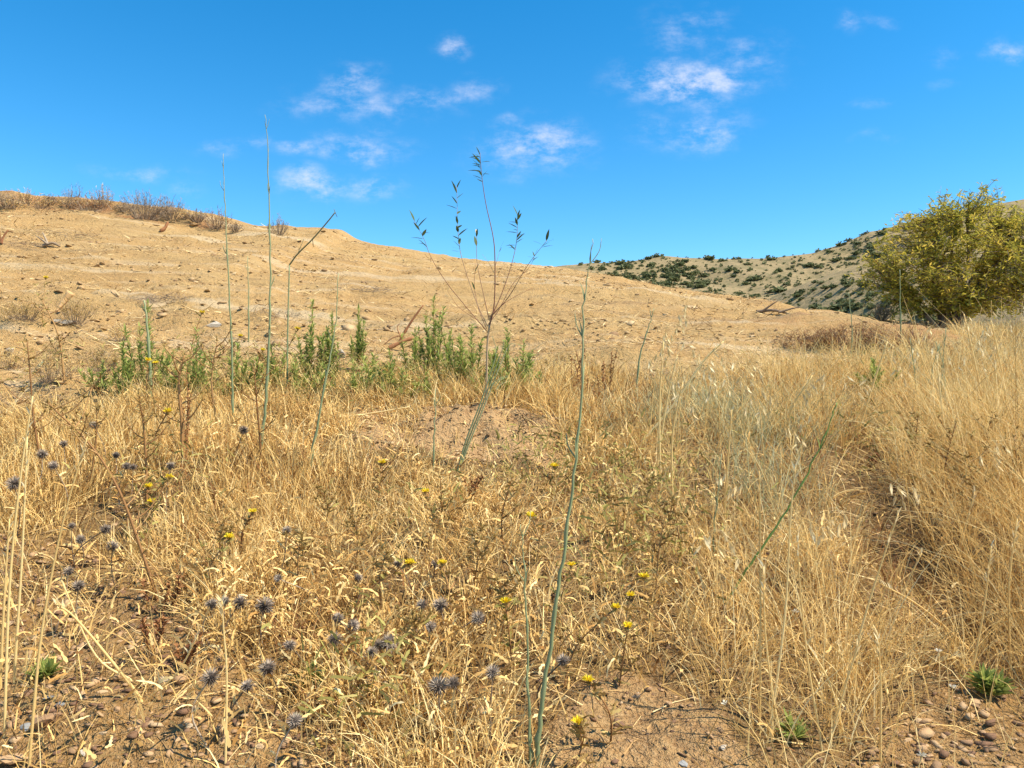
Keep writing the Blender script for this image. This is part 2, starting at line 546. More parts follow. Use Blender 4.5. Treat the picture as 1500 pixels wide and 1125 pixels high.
def mat_ground():
    m = bpy.data.materials.new('earth')
    m.use_nodes = True
    w = NT(m.node_tree)
    geo = w.n('ShaderNodeNewGeometry')
    P = geo.outputs['Position']
    st = w.n('ShaderNodeVectorMath', operation='MULTIPLY')
    w.set(st.inputs[0], P)
    st.inputs[1].default_value = (0.45, 1.5, 1.0)
    PS = st.outputs[0]
    n1 = w.noise(PS, 0.55, 5.0, 0.6)
    n2 = w.noise(PS, 3.2, 6.0, 0.65)
    n3 = w.noise(P, 22.0, 5.0, 0.7)
    n4 = w.noise(P, 120.0, 3.0, 0.6)
    earth = w.ramp(n1, [(.30, (.56, .43, .27)), (.45, (.58, .395, .20)), (.56, (.60, .345, .14)), (.68, (.58, .44, .28))], k=SOIL)
    dusty = w.ramp(n2, [(.32, (.24, .15, .075)), (.45, (.50, .345, .185)), (.56, (.58, .42, .235)), (.70, (.72, .58, .38))], k=SOIL)
    hill = w.mix(0.55, earth, dusty)
    speck = w.ramp(n3, [(.30, (.27, .175, .095)), (.46, (.52, .37, .21)), (.60, (.57, .42, .25)), (.75, (.70, .57, .39))], k=SOIL)
    hill = w.mix(0.36, hill, speck)
    sk = w.n('ShaderNodeVectorMath', operation='MULTIPLY')
    w.set(sk.inputs[0], P)
    sk.inputs[1].default_value = (0.16, 2.3, 1.2)
    n5 = w.noise(sk.outputs[0], 1.3, 6.0, 0.62)
    hill = w.mix(w.maprange(n5, .53, .68, 0.0, .6), hill, (.27, .175, .085, 1))
    hill = w.mix(w.maprange(n5, .47, .33, 0.0, .55), hill, (.60, .475, .30, 1))
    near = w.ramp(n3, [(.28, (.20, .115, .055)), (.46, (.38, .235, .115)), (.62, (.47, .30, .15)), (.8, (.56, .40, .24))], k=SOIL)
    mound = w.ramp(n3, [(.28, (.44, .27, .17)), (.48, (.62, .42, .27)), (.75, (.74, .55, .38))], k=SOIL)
    litter = w.ramp(n3, [(.3, (.09, .05, .025)), (.5, (.20, .12, .055)), (.72, (.38, .26, .12))], k=SOIL)  # brown litter, darkened so its colour holds the shade beneath the straw
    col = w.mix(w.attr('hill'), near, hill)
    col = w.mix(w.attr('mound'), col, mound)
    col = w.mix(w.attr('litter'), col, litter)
    red = w.math('MULTIPLY', w.attr('red'), w.maprange(n2, .42, .6))
    col = w.mix(red, col, (.34, .155, .06, 1))
    col = w.mix(w.maprange(n4, .35, .75, 0.0, .35), col, (.50, .37, .20, 1))
    p = w.n('ShaderNodeBsdfPrincipled')
    w.set(p.inputs['Base Color'], col)
    p.inputs['Roughness'].default_value = 0.95
    p.inputs['Specular IOR Level'].default_value = 0.15
    hgt = w.math('ADD', w.math('MULTIPLY', n3, 1.0), w.math('MULTIPLY', n4, 0.35))
    hgt = w.math('ADD', hgt, w.math('MULTIPLY', n2, 1.5))
    b = w.n('ShaderNodeBump')
    b.inputs['Strength'].default_value = 0.9
    b.inputs['Distance'].default_value = 0.05
    w.set(b.inputs['Height'], hgt)
    w.set(p.inputs['Normal'], b.outputs[0])
    out = w.n('ShaderNodeOutputMaterial')
    w.set(out.inputs['Surface'], p.outputs[0])
    return m


def mat_farhill():
    m = bpy.data.materials.new('far_hill_scrub')
    m.use_nodes = True
    w = NT(m.node_tree)
    geo = w.n('ShaderNodeNewGeometry')
    P = geo.outputs['Position']
    n1 = w.noise(P, 0.018, 5.0, 0.6)
    n2 = w.noise(P, 0.12, 6.0, 0.7)
    n3 = w.noise(P, 0.9, 4.0, 0.7)
    c = w.ramp(n1, [(.3, (.25, .185, .10)), (.5, (.30, .215, .11)), (.7, (.38, .265, .125))])
    d = w.ramp(n2, [(.34, (.105, .105, .045)), (.5, (.25, .19, .10)), (.68, (.36, .27, .14))])
    col = w.mix(0.55, c, d)
    col = w.mix(w.maprange(n3, .48, .68, 0, .7), col, (.10, .115, .045, 1))
    p = w.n('ShaderNodeBsdfPrincipled')
    w.set(p.inputs['Base Color'], col)
    p.inputs['Roughness'].default_value = 0.95
    p.inputs['Specular IOR Level'].default_value = 0.1
    b = w.n('ShaderNodeBump')
    b.inputs['Strength'].default_value = 0.7
    b.inputs['Distance'].default_value = 2.0
    w.set(b.inputs['Height'], n2)
    w.set(p.inputs['Normal'], b.outputs[0])
    out = w.n('ShaderNodeOutputMaterial')
    w.set(out.inputs['Surface'], p.outputs[0])
    return m


# ------------------------------------------------------------------ zones on the ground (world polygons read off the photo)
def inpoly(x, y, poly):
    inside = np.zeros(np.shape(x), bool)
    n = len(poly)
    for i in range(n):
        x0, y0 = poly[i]
        x1, y1 = poly[(i + 1) % n]
        c = ((y0 > y) != (y1 > y)) & (x < (x1 - x0) * (y - y0) / (y1 - y0 + 1e-12) + x0)
        inside ^= c
    return inside


def zone(pix):
    poly = [tuple(hit(a, b)[:2]) for a, b in pix]

    def f(x, y, wob=0.12):
        xx = x + wob * fbm(np.asarray(x) * 3, np.asarray(y) * 3, 91, 3)
        yy = y + wob * fbm(np.asarray(x) * 3, np.asarray(y) * 3, 97, 3)
        return inpoly(xx, yy, poly).astype(float)
    return f


Z_gravL = zone([(-500, 850), (60, 800), (170, 850), (260, 950), (400, 1010), (500, 1080), (560, 1300), (-700, 1300)])
Z_bareC = zone([(875, 985), (960, 960), (1010, 1000), (1085, 1060), (1110, 1300), (860, 1300), (850, 1060)])
Z_mound = zone([(480, 640), (560, 610), (640, 585), (820, 590), (850, 640), (830, 690), (700, 690), (640, 680), (560, 665)])
Z_path = zone([(1190, 665), (1290, 655), (1320, 740), (1440, 840), (1440, 960), (1290, 910), (1210, 770)])
Z_gravR = zone([(1300, 1050), (1420, 985), (1535, 985), (1560, 1300), (1230, 1300)])
Z_midbare = zone([(760, 700), (860, 690), (880, 800), (850, 860), (780, 800)])

YB_X = np.array([-12, -5, -3.0, -2.3, -1.6, -0.9, 0.0, 0.8, 1.8, 3.0, 4.0, 5.0, 8.0, 14.0])
YB_Y = np.array([3.2, 3.2, 3.3, 3.5, 4.1, 4.3, 4.35, 4.5, 4.9, 5.6, 6.6, 8.6, 12.0, 14.0])


def yb(x):
    return np.interp(x, YB_X, YB_Y) + 0.35 * fbm(np.asarray(x) * 0.9, 0 * np.asarray(x), 13, 3)


def tallness(x, y):
    """0 in the low thistle straw at left, 1 in the tall grass at right"""
    return sstep(-0.05, 0.55, x - 0.18 * (y - 2.5) + 0.2 * fbm(np.asarray(x) * 1.5, np.asarray(y) * 1.5, 15, 3))


# ------------------------------------------------------------------ ground sheet
def axis(lo, hi, c, fine, grow, n_max=4000):
    a, b = [c], [c]
    while a[-1] > lo:
        a.append(a[-1] - (fine + grow * abs(a[-1] - c)))
    while b[-1] < hi:
        b.append(b[-1] + (fine + grow * abs(b[-1] - c)))
    return np.array(sorted(set(a[1:] + b)))


def build_ground():
    xs = axis(-60, 60, 0.0, 0.021, 0.0135)
    ys = np.concatenate([np.linspace(-30, 0.1, 14)[:-1], np.linspace(0.1, 1.2, 40)[:-1], axis(1.2, 110, 1.2, 0.014, 0.0096)])
    X, Y = np.meshgrid(xs, ys)
    Z = H(X, Y)
    V = np.stack([X, Y, Z], -1).reshape(-1, 3)
    ny, nx = X.shape
    i = (np.arange(ny - 1)[:, None] * nx + np.arange(nx - 1)[None, :])
    Q = np.stack([i, i + 1, i + nx + 1, i + nx], -1).reshape(-1, 4)
    mb = MB()
    mb.add(V, Q, None, 0.5)
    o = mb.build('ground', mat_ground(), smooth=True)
    kind(o, 'structure')
    x, y = V[:, 0], V[:, 1]
    hillw = sstep(-0.5, 0.4, y - yb(x))
    hillw = np.maximum(hillw, 0)
    mound = np.maximum(0.85 * Z_mound(x, y, .25), 0.6 * Z_bareC(x, y))
    litter_shade = np.maximum(1 - hillw, 0) * (1 + 0 * y) * (1 - mound) * (1 - 0.75 * Z_gravL(x, y)) * (1 - 0.8 * Z_gravR(x, y)) * (1 - 0.5 * Z_midbare(x, y)) * sstep(1.0, 1.5, y)
    red = np.exp(-(((x - 3.5) / 1.0) ** 2 + ((y - 7.4) / .5) ** 2)) + sstep(-4.4, -5.4, x) * np.exp(-((y - 12.9) / .35) ** 2)
    for nm, val in (('hill', hillw), ('mound', mound), ('litter', litter_shade), ('red', np.clip(red, 0, 1))):
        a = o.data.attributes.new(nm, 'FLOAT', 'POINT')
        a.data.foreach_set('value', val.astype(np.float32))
    return o


build_ground()


# ------------------------------------------------------------------ far hills with scrub
FAR_RIDGE = [(-900, 470), (300, 430), (700, 405), (800, 392), (865, 384), (900, 384), (930, 381), (970, 374), (1010, 377), (1060, 379), (1130, 377),
             (1190, 371), (1225, 360), (1250, 349), (1275, 338), (1300, 334), (1350, 322), (1420, 305), (1500, 292), (1700, 262), (2400, 220)]
YF = 330.0
FU = np.array([(p - 750) / FPX for p, q in FAR_RIDGE]) * YF
FV = np.array([(562.5 - q) / FPX for p, q in FAR_RIDGE]) * YF
SP = [(-900, 700), (860, 560), (990, 500), (1080, 464), (1140, 430), (1195, 408), (1230, 398), (1280, 395), (1330, 392), (1420, 395), (1600, 385), (2400, 360)]
YS = 205.0
SU = np.array([(p - 750) / FPX for p, q in SP]) * YS
SV = np.array([(562.5 - q) / FPX for p, q in SP]) * YS


def HF(x, y):
    x, y = np.asarray(x, float), np.asarray(y, float)
    rid = np.interp(x, FU, FV)
    t = np.clip((y - 120) / (YF - 120), 0, 1)
    base = -14 + (rid + 14) * t ** 0.85
    d = np.maximum(y - YF, 0)
    base = base - 0.0016 * d * d - .02 * d
    gul = np.abs(fbm(x * 0.016 + 3, y * 0.006, 111, 4))
    base = base - 16 * gul * np.clip(t * 3, 0, 1) * (1 - sstep(0.80, 1.0, t))
    spur = np.interp(x, SU, SV)
    sp = spur - 0.0035 * (y - YS) ** 2 * np.where(y < YS, 0.35, 1.0) - np.abs(fbm(x * .05, y * .03, 131, 3)) * 1.2 * sstep(0, 25, np.abs(y - YS))
    z = np.maximum(base, sp)
    z = z + 0.5 * fbm(x * 0.06, y * 0.06, 121, 4)
    return z + CZ


def far_hits(px, py):
    """where lines of sight meet the far hills (rows of x, y, z; nan where they miss)"""
    u, v = (px - 750.0) / FPX, (562.5 - py) / FPX
    Y = np.linspace(110, 400, 260)[None, :]
    below = CZ + v[:, None] * Y <= HF(u[:, None] * Y, Y + 0 * u[:, None])
    y = Y[0][np.argmax(below, axis=1)]
    y = np.where(below.any(axis=1), y, np.nan)
    return np.stack([u * y, y, HF(u * y, y)], -1)


def build_far():
    xs = np.linspace(-330, 420, 330)
    ys = np.concatenate([np.linspace(100, 345, 170), np.linspace(350, 520, 30)])
    X, Y = np.meshgrid(xs, ys)
    V = np.stack([X, Y, HF(X, Y)], -1).reshape(-1, 3)
    ny, nx = X.shape
    i = (np.arange(ny - 1)[:, None] * nx + np.arange(nx - 1)[None, :])
    Q = np.stack([i, i + 1, i + nx + 1, i + nx], -1).reshape(-1, 4)
    mb = MB()
    mb.add(V, Q, None, 0.5)
    kind(mb.build('far_hills', mat_farhill(), smooth=True), 'structure')

    def shrub_mesh(k):
        b = MB()
        n = 90
        d = rng.normal(0, 1, (n, 3))
        d /= np.linalg.norm(d, axis=1, keepdims=True)
        d[:, 2] = np.abs(d[:, 2])
        rad = rng.uniform(0.45, 1.0, n)[:, None] * (1 + 0.25 * np.sin(d[:, :1] * 5 + k))
        P = d * rad * np.array([1.0, 1.0, 0.9])
        b.blades(P, 0.55, 0.42, rng.uniform(0, 6.28, n), rng.uniform(0.2, 1.6, n), 0.5, 2, prof=[.5, 1, .3])
        b.tube([(0, 0, -0.3), (0, 0, 0.5)], [.12, .06], 4)
        return b.mesh('hill_shrub', M['hillshrub'])
    protos = [shrub_mesh(k) for k in range(5)]
    spots = []
    n = 7600
    px = np.where(rng.random(n) < 0.6, rng.uniform(845, 1300, n), rng.uniform(845, 1560, n))
    C = far_hits(px, rng.uniform(300, 478, n))
    C = C[~np.isnan(C[:, 0])]
    dn = fbm(C[:, 0] * 0.02, C[:, 1] * 0.012, 141, 3)
    for c, q in zip(C, dn):
        spur = c[1] < 232
        keep = 0.16 if spur else 0.24 + 0.8 * max(0, q)
        if rng.random() < keep:
            spots.append((c, 0.75 if spur else 1.0))
    for px in np.linspace(858, 1300, 44):     # bushes standing along the skyline
        if rng.random() < 0.62:
            u = (px + rng.uniform(-5, 5) - 750) / FPX
            spots.append((np.array([u * YF, YF, HF(np.array([u * YF]), np.array([YF]))[0]]), 0.85))
    sizes = [s * float(np.clip(rng.lognormal(-0.4, 0.55), .3, 1.9)) for c, s in spots]
    order = np.argsort([-s / c[1] for (c, _), s in zip(spots, sizes)])
    rest = MB()
    for k, i in enumerate(order):
        c, s = spots[i][0], sizes[i]
        if k < 290:
            o = bpy.data.objects.new('hill_shrub', protos[k % 5])
            COL.objects.link(o)
            o.location = c
            o.scale = (s * rng.uniform(.9, 1.4), s * rng.uniform(.9, 1.3), s * rng.uniform(.7, 1.05))
            o.rotation_euler = (0, 0, rng.uniform(0, 6.28))
            tag(o, 'dark green shrub dotted on the distant scrubby hill', 'shrub', 'shrubs on the distant hills')
        else:
            n = 26
            d = rng.normal(0, 1, (n, 3))
            d /= np.linalg.norm(d, axis=1, keepdims=True)
            d[:, 2] = np.abs(d[:, 2])
            rest.blades(c + d * s * rng.uniform(.4, .9, n)[:, None], .6 * s, .5 * s, rng.uniform(0, 6.28, n), rng.uniform(.2, 1.6, n), .5, 1, prof=[1, .5])
    o = rest.build('hill_scrub', M['hillshrub'])
    kind(o, 'stuff')
    tag(o, 'small green scrub scattered over the distant hills', 'scrub')


build_far()

#PART2


# ------------------------------------------------------------------ dry grass, straw and litter (uncountable: stuff)
def scatter(n, x0, x1, y0, y1):
    return rng.uniform(x0, x1, n), rng.uniform(y0, y1, n)


def bareness(x, y):
    return np.clip(0.84 * Z_gravL(x, y) + 0.90 * Z_bareC(x, y) + 0.80 * Z_mound(x, y, .25) + 0.9 * Z_gravR(x, y) + .6 * Z_midbare(x, y), 0, 1)


def P3(x, y, dz=0.0):
    return np.stack([x, y, H(x, y) + dz], -1)


def tufts(mb, n_tuft, per, box, accept, hgt, wid, spread=0.05, lean=(0.05, 0.5), curve=(0.1, 0.9), segs=4, wind=0.25, wob=0.05, prof=None):
    x, y = scatter(n_tuft, *box)
    keep = rng.random(n_tuft) < accept(x, y)
    x, y = x[keep], y[keep]
    m = len(x)
    cnt = np.maximum(1, rng.poisson(per, m))
    idx = np.repeat(np.arange(m), cnt)
    n = len(idx)
    a = rng.uniform(0, 6.283, n)
    rr = spread * np.sqrt(rng.random(n))
    bx, by = x[idx] + rr * np.cos(a), y[idx] + rr * np.sin(a)
    h = hgt(x, y)[idx] * rng.uniform(0.45, 1.12, n)
    az = a + rng.normal(0, 0.7, n)
    tone = np.clip(rng.normal(0.55, 0.18, m)[idx] + rng.normal(0, 0.2, n), 0, 1)
    w = wid * rng.uniform(.6, 1.4, n) * np.clip(0.6 + by / 5.0, 0.8, 2.2)
    mb.blades(P3(bx, by, -0.008), h, w, az, rng.uniform(*lean, n) * rng.random(n) ** 0.5, rng.uniform(*curve, n), segs, r=tone, wob=wob, prof=prof)


def build_grass():
    zig = np.array([.55, 1.0, .45, 1.0, .4, .85, .1])
    # 1 tall fine grass on the right and along the back
    def acc_tall(x, y):
        return tallness(x, y) * (1 - bareness(x, y)) * (1 - Z_path(x, y)) * (y < yb(x)) * np.clip(0.65 + 1.1 * fbm(x * 1.3, y * 1.3, 201, 3), 0.15, 1)

    def hgt_tall(x, y):
        return (0.17 + 0.08 * sstep(0.4, 1.4, x) + .30 * sstep(1.12, 1.35, x) * (1 - sstep(1.8, 2.2, y)) + 0.17 * sstep(0.0, 0.2, x - 1.38 - 0.25 * (y - 2.3)) * (1 - sstep(2.9, 3.8, y))) * (1 + 0.6 * fbm(x * 1.1, y * 1.1, 203, 3)) * (1 - 0.25 * sstep(5.5, 8, y))
    mb = MB()
    tufts(mb, 6200, 8, (-.4, 3.6, 1.25, 4.6), acc_tall, hgt_tall, .0022, .06, (0.0, .75), (.1, 1.5), 4, wob=.1)
    tufts(mb, 5200, 4, (-.4, 3.6, 1.25, 4.6), acc_tall, lambda x, y: 0.13 + 0 * x, .0032, .07, (0.4, 1.5), (.0, 1.6), 4, wob=.2)
    tufts(mb, 1300, 3, (-.2, 3.6, 1.25, 4.6), acc_tall, lambda x, y: 1.5 * hgt_tall(x, y), .0019, .04, (0.0, .5), (.0, .9), 4, wob=.06)
    tufts(mb, 5600, 8, (0.2, 8.0, 4.2, 12.0), acc_tall, hgt_tall, .0026, .09, (0.0, .8), (.1, 1.4), 3, wob=.12)
    o = kind(mb.build('tall_dry_grass', M['tall']), 'stuff')
    tag(o, 'tall golden dry grass over the right of the slope', 'grass')
    mb = MB()
    for (px, py, r, n) in [(1090, 640, .35, 260), (1030, 600, .3, 160), (1180, 610, .5, 200), (960, 620, .3, 120), (1400, 560, .8, 240), (1130, 720, .3, 120)]:
        c = hit(px, py)
        tufts(mb, n, 6, (c[0] - r, c[0] + r, c[1] - r, c[1] + r), lambda x, y: np.exp(-((x - c[0]) ** 2 + (y - c[1]) ** 2) / (.5 * r * r)), lambda x, y: .2 + 0 * x, .0024, .05, (0, .6), (.1, 1.2), 4, wob=.08)
    o = kind(mb.build('grey_green_grass', M['greygrass']), 'stuff')
    tag(o, 'faded grey green grass between the golden tufts', 'grass')
    # 2 tangled straw on the left and middle
    def acc_low(x, y):
        return (1 - 0.85 * tallness(x, y)) * (1 - bareness(x, y)) * (y < yb(x)) * np.clip(0.86 + 1.5 * fbm(x * 2.4, y * 2.4, 211, 3), 0.15, 1)

    def hgt_low(x, y):
        return 0.125 * (1 + 0.55 * fbm(x * 1.7, y * 1.7, 213, 3))
    mb = MB()
    tufts(mb, 17000, 8, (-3.1, 1.4, 1.25, 4.5), acc_low, hgt_low, .0028, .06, (0.0, 1.2), (.0, 1.3), 3, wob=.15)
    for (px, py, r, n) in [(130, 660, .35, 260), (250, 650, .35, 260), (330, 690, .3, 160), (60, 720, .3, 160), (470, 700, .3, 120), (420, 640, .3, 140)]:
        c = hit(px, py)
        tufts(mb, n, 8, (c[0] - r, c[0] + r, c[1] - r, c[1] + r), lambda x, y: (1 - bareness(x, y)) * np.exp(-((x - c[0]) ** 2 + (y - c[1]) ** 2) / (.5 * r * r)), lambda x, y: .17 + 0 * x, .0034, .05, (0, .5), (0, .8), 4, wob=.07)
    tufts(mb, 1500, 9, (-2.8, 0.6, 3.5, 4.5), acc_low, lambda x, y: .20 + 0 * x, .0028, .06, (0.0, .8), (.1, 1.2), 4, wob=.12)
    tufts(mb, 9000, 4, (-3.4, 1.4, 1.25, 4.5), acc_low, lambda x, y: .07 + 0 * x, 0.0036, .06, (0.5, 1.6), (-.3, .9), 3, wob=.2, prof=[.7, 1, .9, .3])
    o = kind(mb.build('dry_straw', M['straw']), 'stuff')
    tag(o, 'tangled dry straw covering the left of the slope', 'straw')
    # 3 curled, toothed dead thistle leaves
    mb = MB()
    n = 52000
    x, y = scatter(n, -3.2, 1.3, 1.3, 4.2)
    k = rng.random(n) < acc_low(x, y) * np.clip(.35 + 2.0 * fbm(x * 1.2 + 4, y * 1.2, 221, 3) + .5 * (y < 2.2), .08, 1)
    x, y = x[k], y[k]
    n = len(x)
    mb.blades(P3(x, y, 0) + np.stack([0 * x, 0 * x, rng.uniform(0.0, .11, n)], -1), rng.uniform(.018, .055, n), rng.uniform(.0035, .0082, n), rng.uniform(0, 6.28, n),
              rng.uniform(.1, 1.6, n), rng.uniform(-.2, 1.9, n), 6, prof=zig, wob=.25)
    o = kind(mb.build('dead_thistle_leaves', M['curl']), 'stuff')
    tag(o, 'pale curled dead thistle leaves heaped in the straw', 'dead leaves')
    # 4 litter lying flat
    mb = MB()
    n = 42000
    x, y = scatter(n, -4.0, 4.2, 1.1, 5.6)
    bare = bareness(x, y)
    k = rng.random(n) < np.where(y < yb(x), 0.8 - .3 * bare, 0.35 + .4 * (x < -1.1)) * np.clip(.75 + fbm(x * 3, y * 3, 231, 3), .2, 1)
    x, y = x[k], y[k]
    n = len(x)
    mb.blades(P3(x, y, .006), rng.uniform(.02, .11, n), rng.uniform(.0014, .0036, n), rng.uniform(0, 6.28, n), rng.uniform(1.25, 1.68, n), rng.normal(0, .25, n), 2, wob=.1)
    # flattened stalks in the worn path
    n = 2800
    x, y = scatter(n, .8, 2.3, 1.7, 3.6)
    k = rng.random(n) < np.maximum(Z_path(x, y), .12)
    x, y = x[k], y[k]
    n = len(x)
    mb.blades(P3(x, y, .01), rng.uniform(.06, .2, n), rng.uniform(.0015, .003, n), rng.normal(2.9, .8, n), rng.uniform(1.1, 1.55, n), rng.normal(.1, .3, n), 3, wob=.1)
    # wisps over the bare hillside
    n = 30000
    y = 3.8 + 10 * rng.random(n) ** 1.3
    x = rng.uniform(-.85, .62, n) * y
    k = (y > yb(x) - .3) & (rng.random(n) < np.clip(.35 + 1.8 * fbm(x * .8, y * 2.0, 241, 4), .03, 1))
    x, y = x[k], y[k]
    n = len(x)
    mb.blades(P3(x, y, .006), rng.uniform(.03, .12, n), .002 + .0009 * y * rng.random(n), rng.normal(0, .8, n) + math.pi * (rng.random(n) < .5), rng.uniform(.9, 1.6, n), rng.normal(.1, .3, n), 2, wob=.12)
    o = kind(mb.build('straw_litter', M['litter']), 'stuff')
    tag(o, 'broken straw litter lying on the bare earth', 'litter')
    # 5 russet dead stems between the straw
    mb = MB()
    def acc_r(x, y):
        return (1 - bareness(x, y)) * (y < yb(x)) * np.clip(.1 + 1.6 * fbm(x * 1.4 + 9, y * 1.4, 251, 3) + .8 * Z_path(x, y), 0, .9)  # extra dark stems in the path stand in for its shadow
    tufts(mb, 3000, 6, (-3.0, 4.0, 1.4, 5.0), acc_r, lambda x, y: .15 + .05 * x / 3, .0026, .05, (.1, 1.0), (.1, 1.0), 4, wob=.15)
    o = kind(mb.build('russet_stems', M['russet']), 'stuff')
    tag(o, 'dark russet dead stems mixed through the dry grass, thickened as shade in the path', 'dead stems')
    # 6 small olive spiny leaves of the half-green thistles
    mb = MB()
    for (px, py, r, n) in [(780, 715, .16, 240), (930, 740, .26, 380), (960, 830, .2, 160), (900, 870, .14, 150), (540, 1085, .10, 130), (1370, 680, .45, 420), (300, 570, .35, 700), (480, 580, .4, 700), (640, 585, .3, 300), (1460, 700, .4, 420), (250, 720, .2, 90), (60, 560, .25, 160), (640, 780, .25, 90), (1270, 560, .4, 250)]:
        c = hit(px, py)
        x, y = c[0] + rng.normal(0, r, n) * .6, c[1] + rng.normal(0, r, n) * .6
        mb.blades(P3(x, y, 0) + np.stack([0 * x, 0 * x, rng.uniform(.02, .20, n)], -1), rng.uniform(.018, .045, n), rng.uniform(.004, .008, n), rng.uniform(0, 6.28, n), rng.uniform(.2, 1.6, n), rng.uniform(0, 1.0, n), 4, prof=[.5, 1, .5, .9, .1])
    o = kind(mb.build('olive_thistle_leaves', M['olive']), 'stuff')
    tag(o, 'olive green spiny thistle leaves among the straw', 'leaves')


build_grass()


# ------------------------------------------------------------------ gravel, clods, stones
def build_stones():
    mb = MB()
    n = 26000
    x, y = scatter(n, -3.0, 3.0, 1.15, 3.0)
    k = rng.random(n) < np.clip(1.0 * Z_gravL(x, y) + .9 * Z_gravR(x, y) + .25 * Z_bareC(x, y) + .06, 0, 1)
    x, y = x[k], y[k]
    s = np.clip(rng.lognormal(-4.5, .5, len(x)), .005, .026)
    mb.rocks(P3(x, y, 0) + np.stack([0 * x, 0 * x, s * .05], -1), s, .42, jit=.3)
    n = 1500
    x, y = scatter(n, -.9, .5, 3.0, 3.9)
    k = rng.random(n) < Z_mound(x, y)
    x, y = x[k], y[k]
    s = np.clip(rng.lognormal(-4.7, .5, len(x)), .004, .022)
    tag(kind(mb.build('gravel', M['rock']), 'stuff'), 'small brown gravel chips on the bare foreground soil', 'gravel')
    mb2 = MB()
    mb2.rocks(P3(x, y, .002), s)
    n = 26000
    y = 3.3 + 11 * rng.random(n) ** 1.2
    x = rng.uniform(-.9, .62, n) * y
    k = (y > yb(x) - .5) & (rng.random(n) < np.clip(.16 + 2.0 * fbm(x * .7 + 2, y * 1.6, 261, 4) + .55 * (x < -1.2) * (y < 7), .03, 1))
    x, y = x[k], y[k]
    s = np.clip(rng.lognormal(-4.35, .6, len(x)), .006, .08) * (1 + .05 * y)
    mb2.rocks(P3(x, y, 0) + np.stack([0 * x, 0 * x, s * .03], -1), s, .42, jit=.3)
    o = kind(mb2.build('earth_clods', M['clod']), 'stuff')
    tag(o, 'crumbled tan earth clods over the bare hillside', 'earth clods')

    import bmesh
    def stone_mesh(k, mat):
        bm = bmesh.new()
        bmesh.ops.create_icosphere(bm, subdivisions=2, radius=.5)
        rr = random.Random(k)
        planes = [Vector((rr.gauss(0, 1), rr.gauss(0, 1), rr.gauss(0, 1))).normalized() for _ in range(9)]
        cut = [rr.uniform(.15, .36) for _ in planes]
        for v in bm.verts:                       # chop the ball with flat cuts: an angular field stone
            for p, c in zip(planes, cut):
                d = v.co.dot(p)
                if d > c:
                    v.co -= p * (d - c)
            v.co += Vector((rr.gauss(0, .012), rr.gauss(0, .012), rr.gauss(0, .012)))
        me = bpy.data.meshes.new('stone')
        bm.to_mesh(me)
        bm.free()
        a = me.attributes.new('rnd', 'FLOAT', 'POINT')
        a.data.foreach_set('value', np.full(len(me.vertices), .5, np.float32))
        me.materials.append(mat)
        return me
    kinds = {'rock': [stone_mesh(i, M['rock']) for i in range(5)], 'slate': [stone_mesh(20 + i, M['slate']) for i in range(3)], 'pale': [stone_mesh(40 + i, M['pale']) for i in range(3)],
             'clod': [stone_mesh(60 + i, M['clod']) for i in range(4)]}
    cnt = [0]

    def stone(px, py, wpx, kd, label, group=None, flat=.55, name='stone'):
        c = hit(px, py)
        if kd == 'clod':
            flat = .36
        s = wpx / FPX * c[1]
        o = bpy.data.objects.new(name, kinds[kd][cnt[0] % len(kinds[kd])])
        cnt[0] += 1
        COL.objects.link(o)
        o.location = c + np.array([0, 0, s * flat * (.02 if kd == 'clod' else .12)])
        o.scale = (s * 1.12, s * rng.uniform(.8, 1.1), s * flat)
        o.rotation_euler = (rng.normal(0, .2), rng.normal(0, .2), rng.uniform(0, 6.28))
        tag(o, label, 'stone', group)
    stone(68, 1062, 42, 'rock', 'angular tan stone crossed by a thin shadow in the gravel', flat=.6)
    stone(30, 1112, 60, 'rock', 'broad flat brown slab half sunk in the gravel', flat=.25)
    stone(38, 1068, 26, 'slate', 'blue grey slate chip beside the angular tan stone')
    stone(70, 1022, 20, 'slate', 'small slate chip beside a bent straw on the gravel', 'slate chips by the bent straw', .4)
    stone(88, 1033, 22, 'slate', 'small slate chip beside a bent straw on the gravel', 'slate chips by the bent straw', .4)
    stone(122, 1104, 16, 'pale', 'pale grey chip in the shadow at the foot of the gravel')
    stone(237, 1000, 30, 'pale', 'white grey flaky stone beside the dark dead weed')
    stone(932, 1020, 18, 'pale', 'white pebble on the bare soil patch')
    stone(980, 1032, 14, 'rock', 'small grey tan pebble on the bare soil patch')
    stone(1000, 1118, 18, 'slate', 'dark slate chip at the edge of the bare soil patch')
    stone(1058, 1095, 20, 'pale', 'pale pinkish stone at the foot of the tall grass')
    stone(1270, 935, 22, 'slate', 'dark upright stone between tall grass stems', flat=1.1)
    stone(500, 520, 22, 'pale', 'rounded pale grey rock among the green bushes', flat=.9)
    stone(313, 478, 34, 'pale', 'grey lilac rock behind the yellow thistle and bushes', flat=.55)
    stone(95, 473, 40, 'pale', 'pale slab on the rubbly earth below the wood splinter', flat=.3)
    stone(15, 515, 26, 'pale', 'pale lump of rock in the rubble at the earth bank')
    stone(170, 430, 24, 'clod', 'flat tan stone on the bare slope beside dead brush', flat=.35)
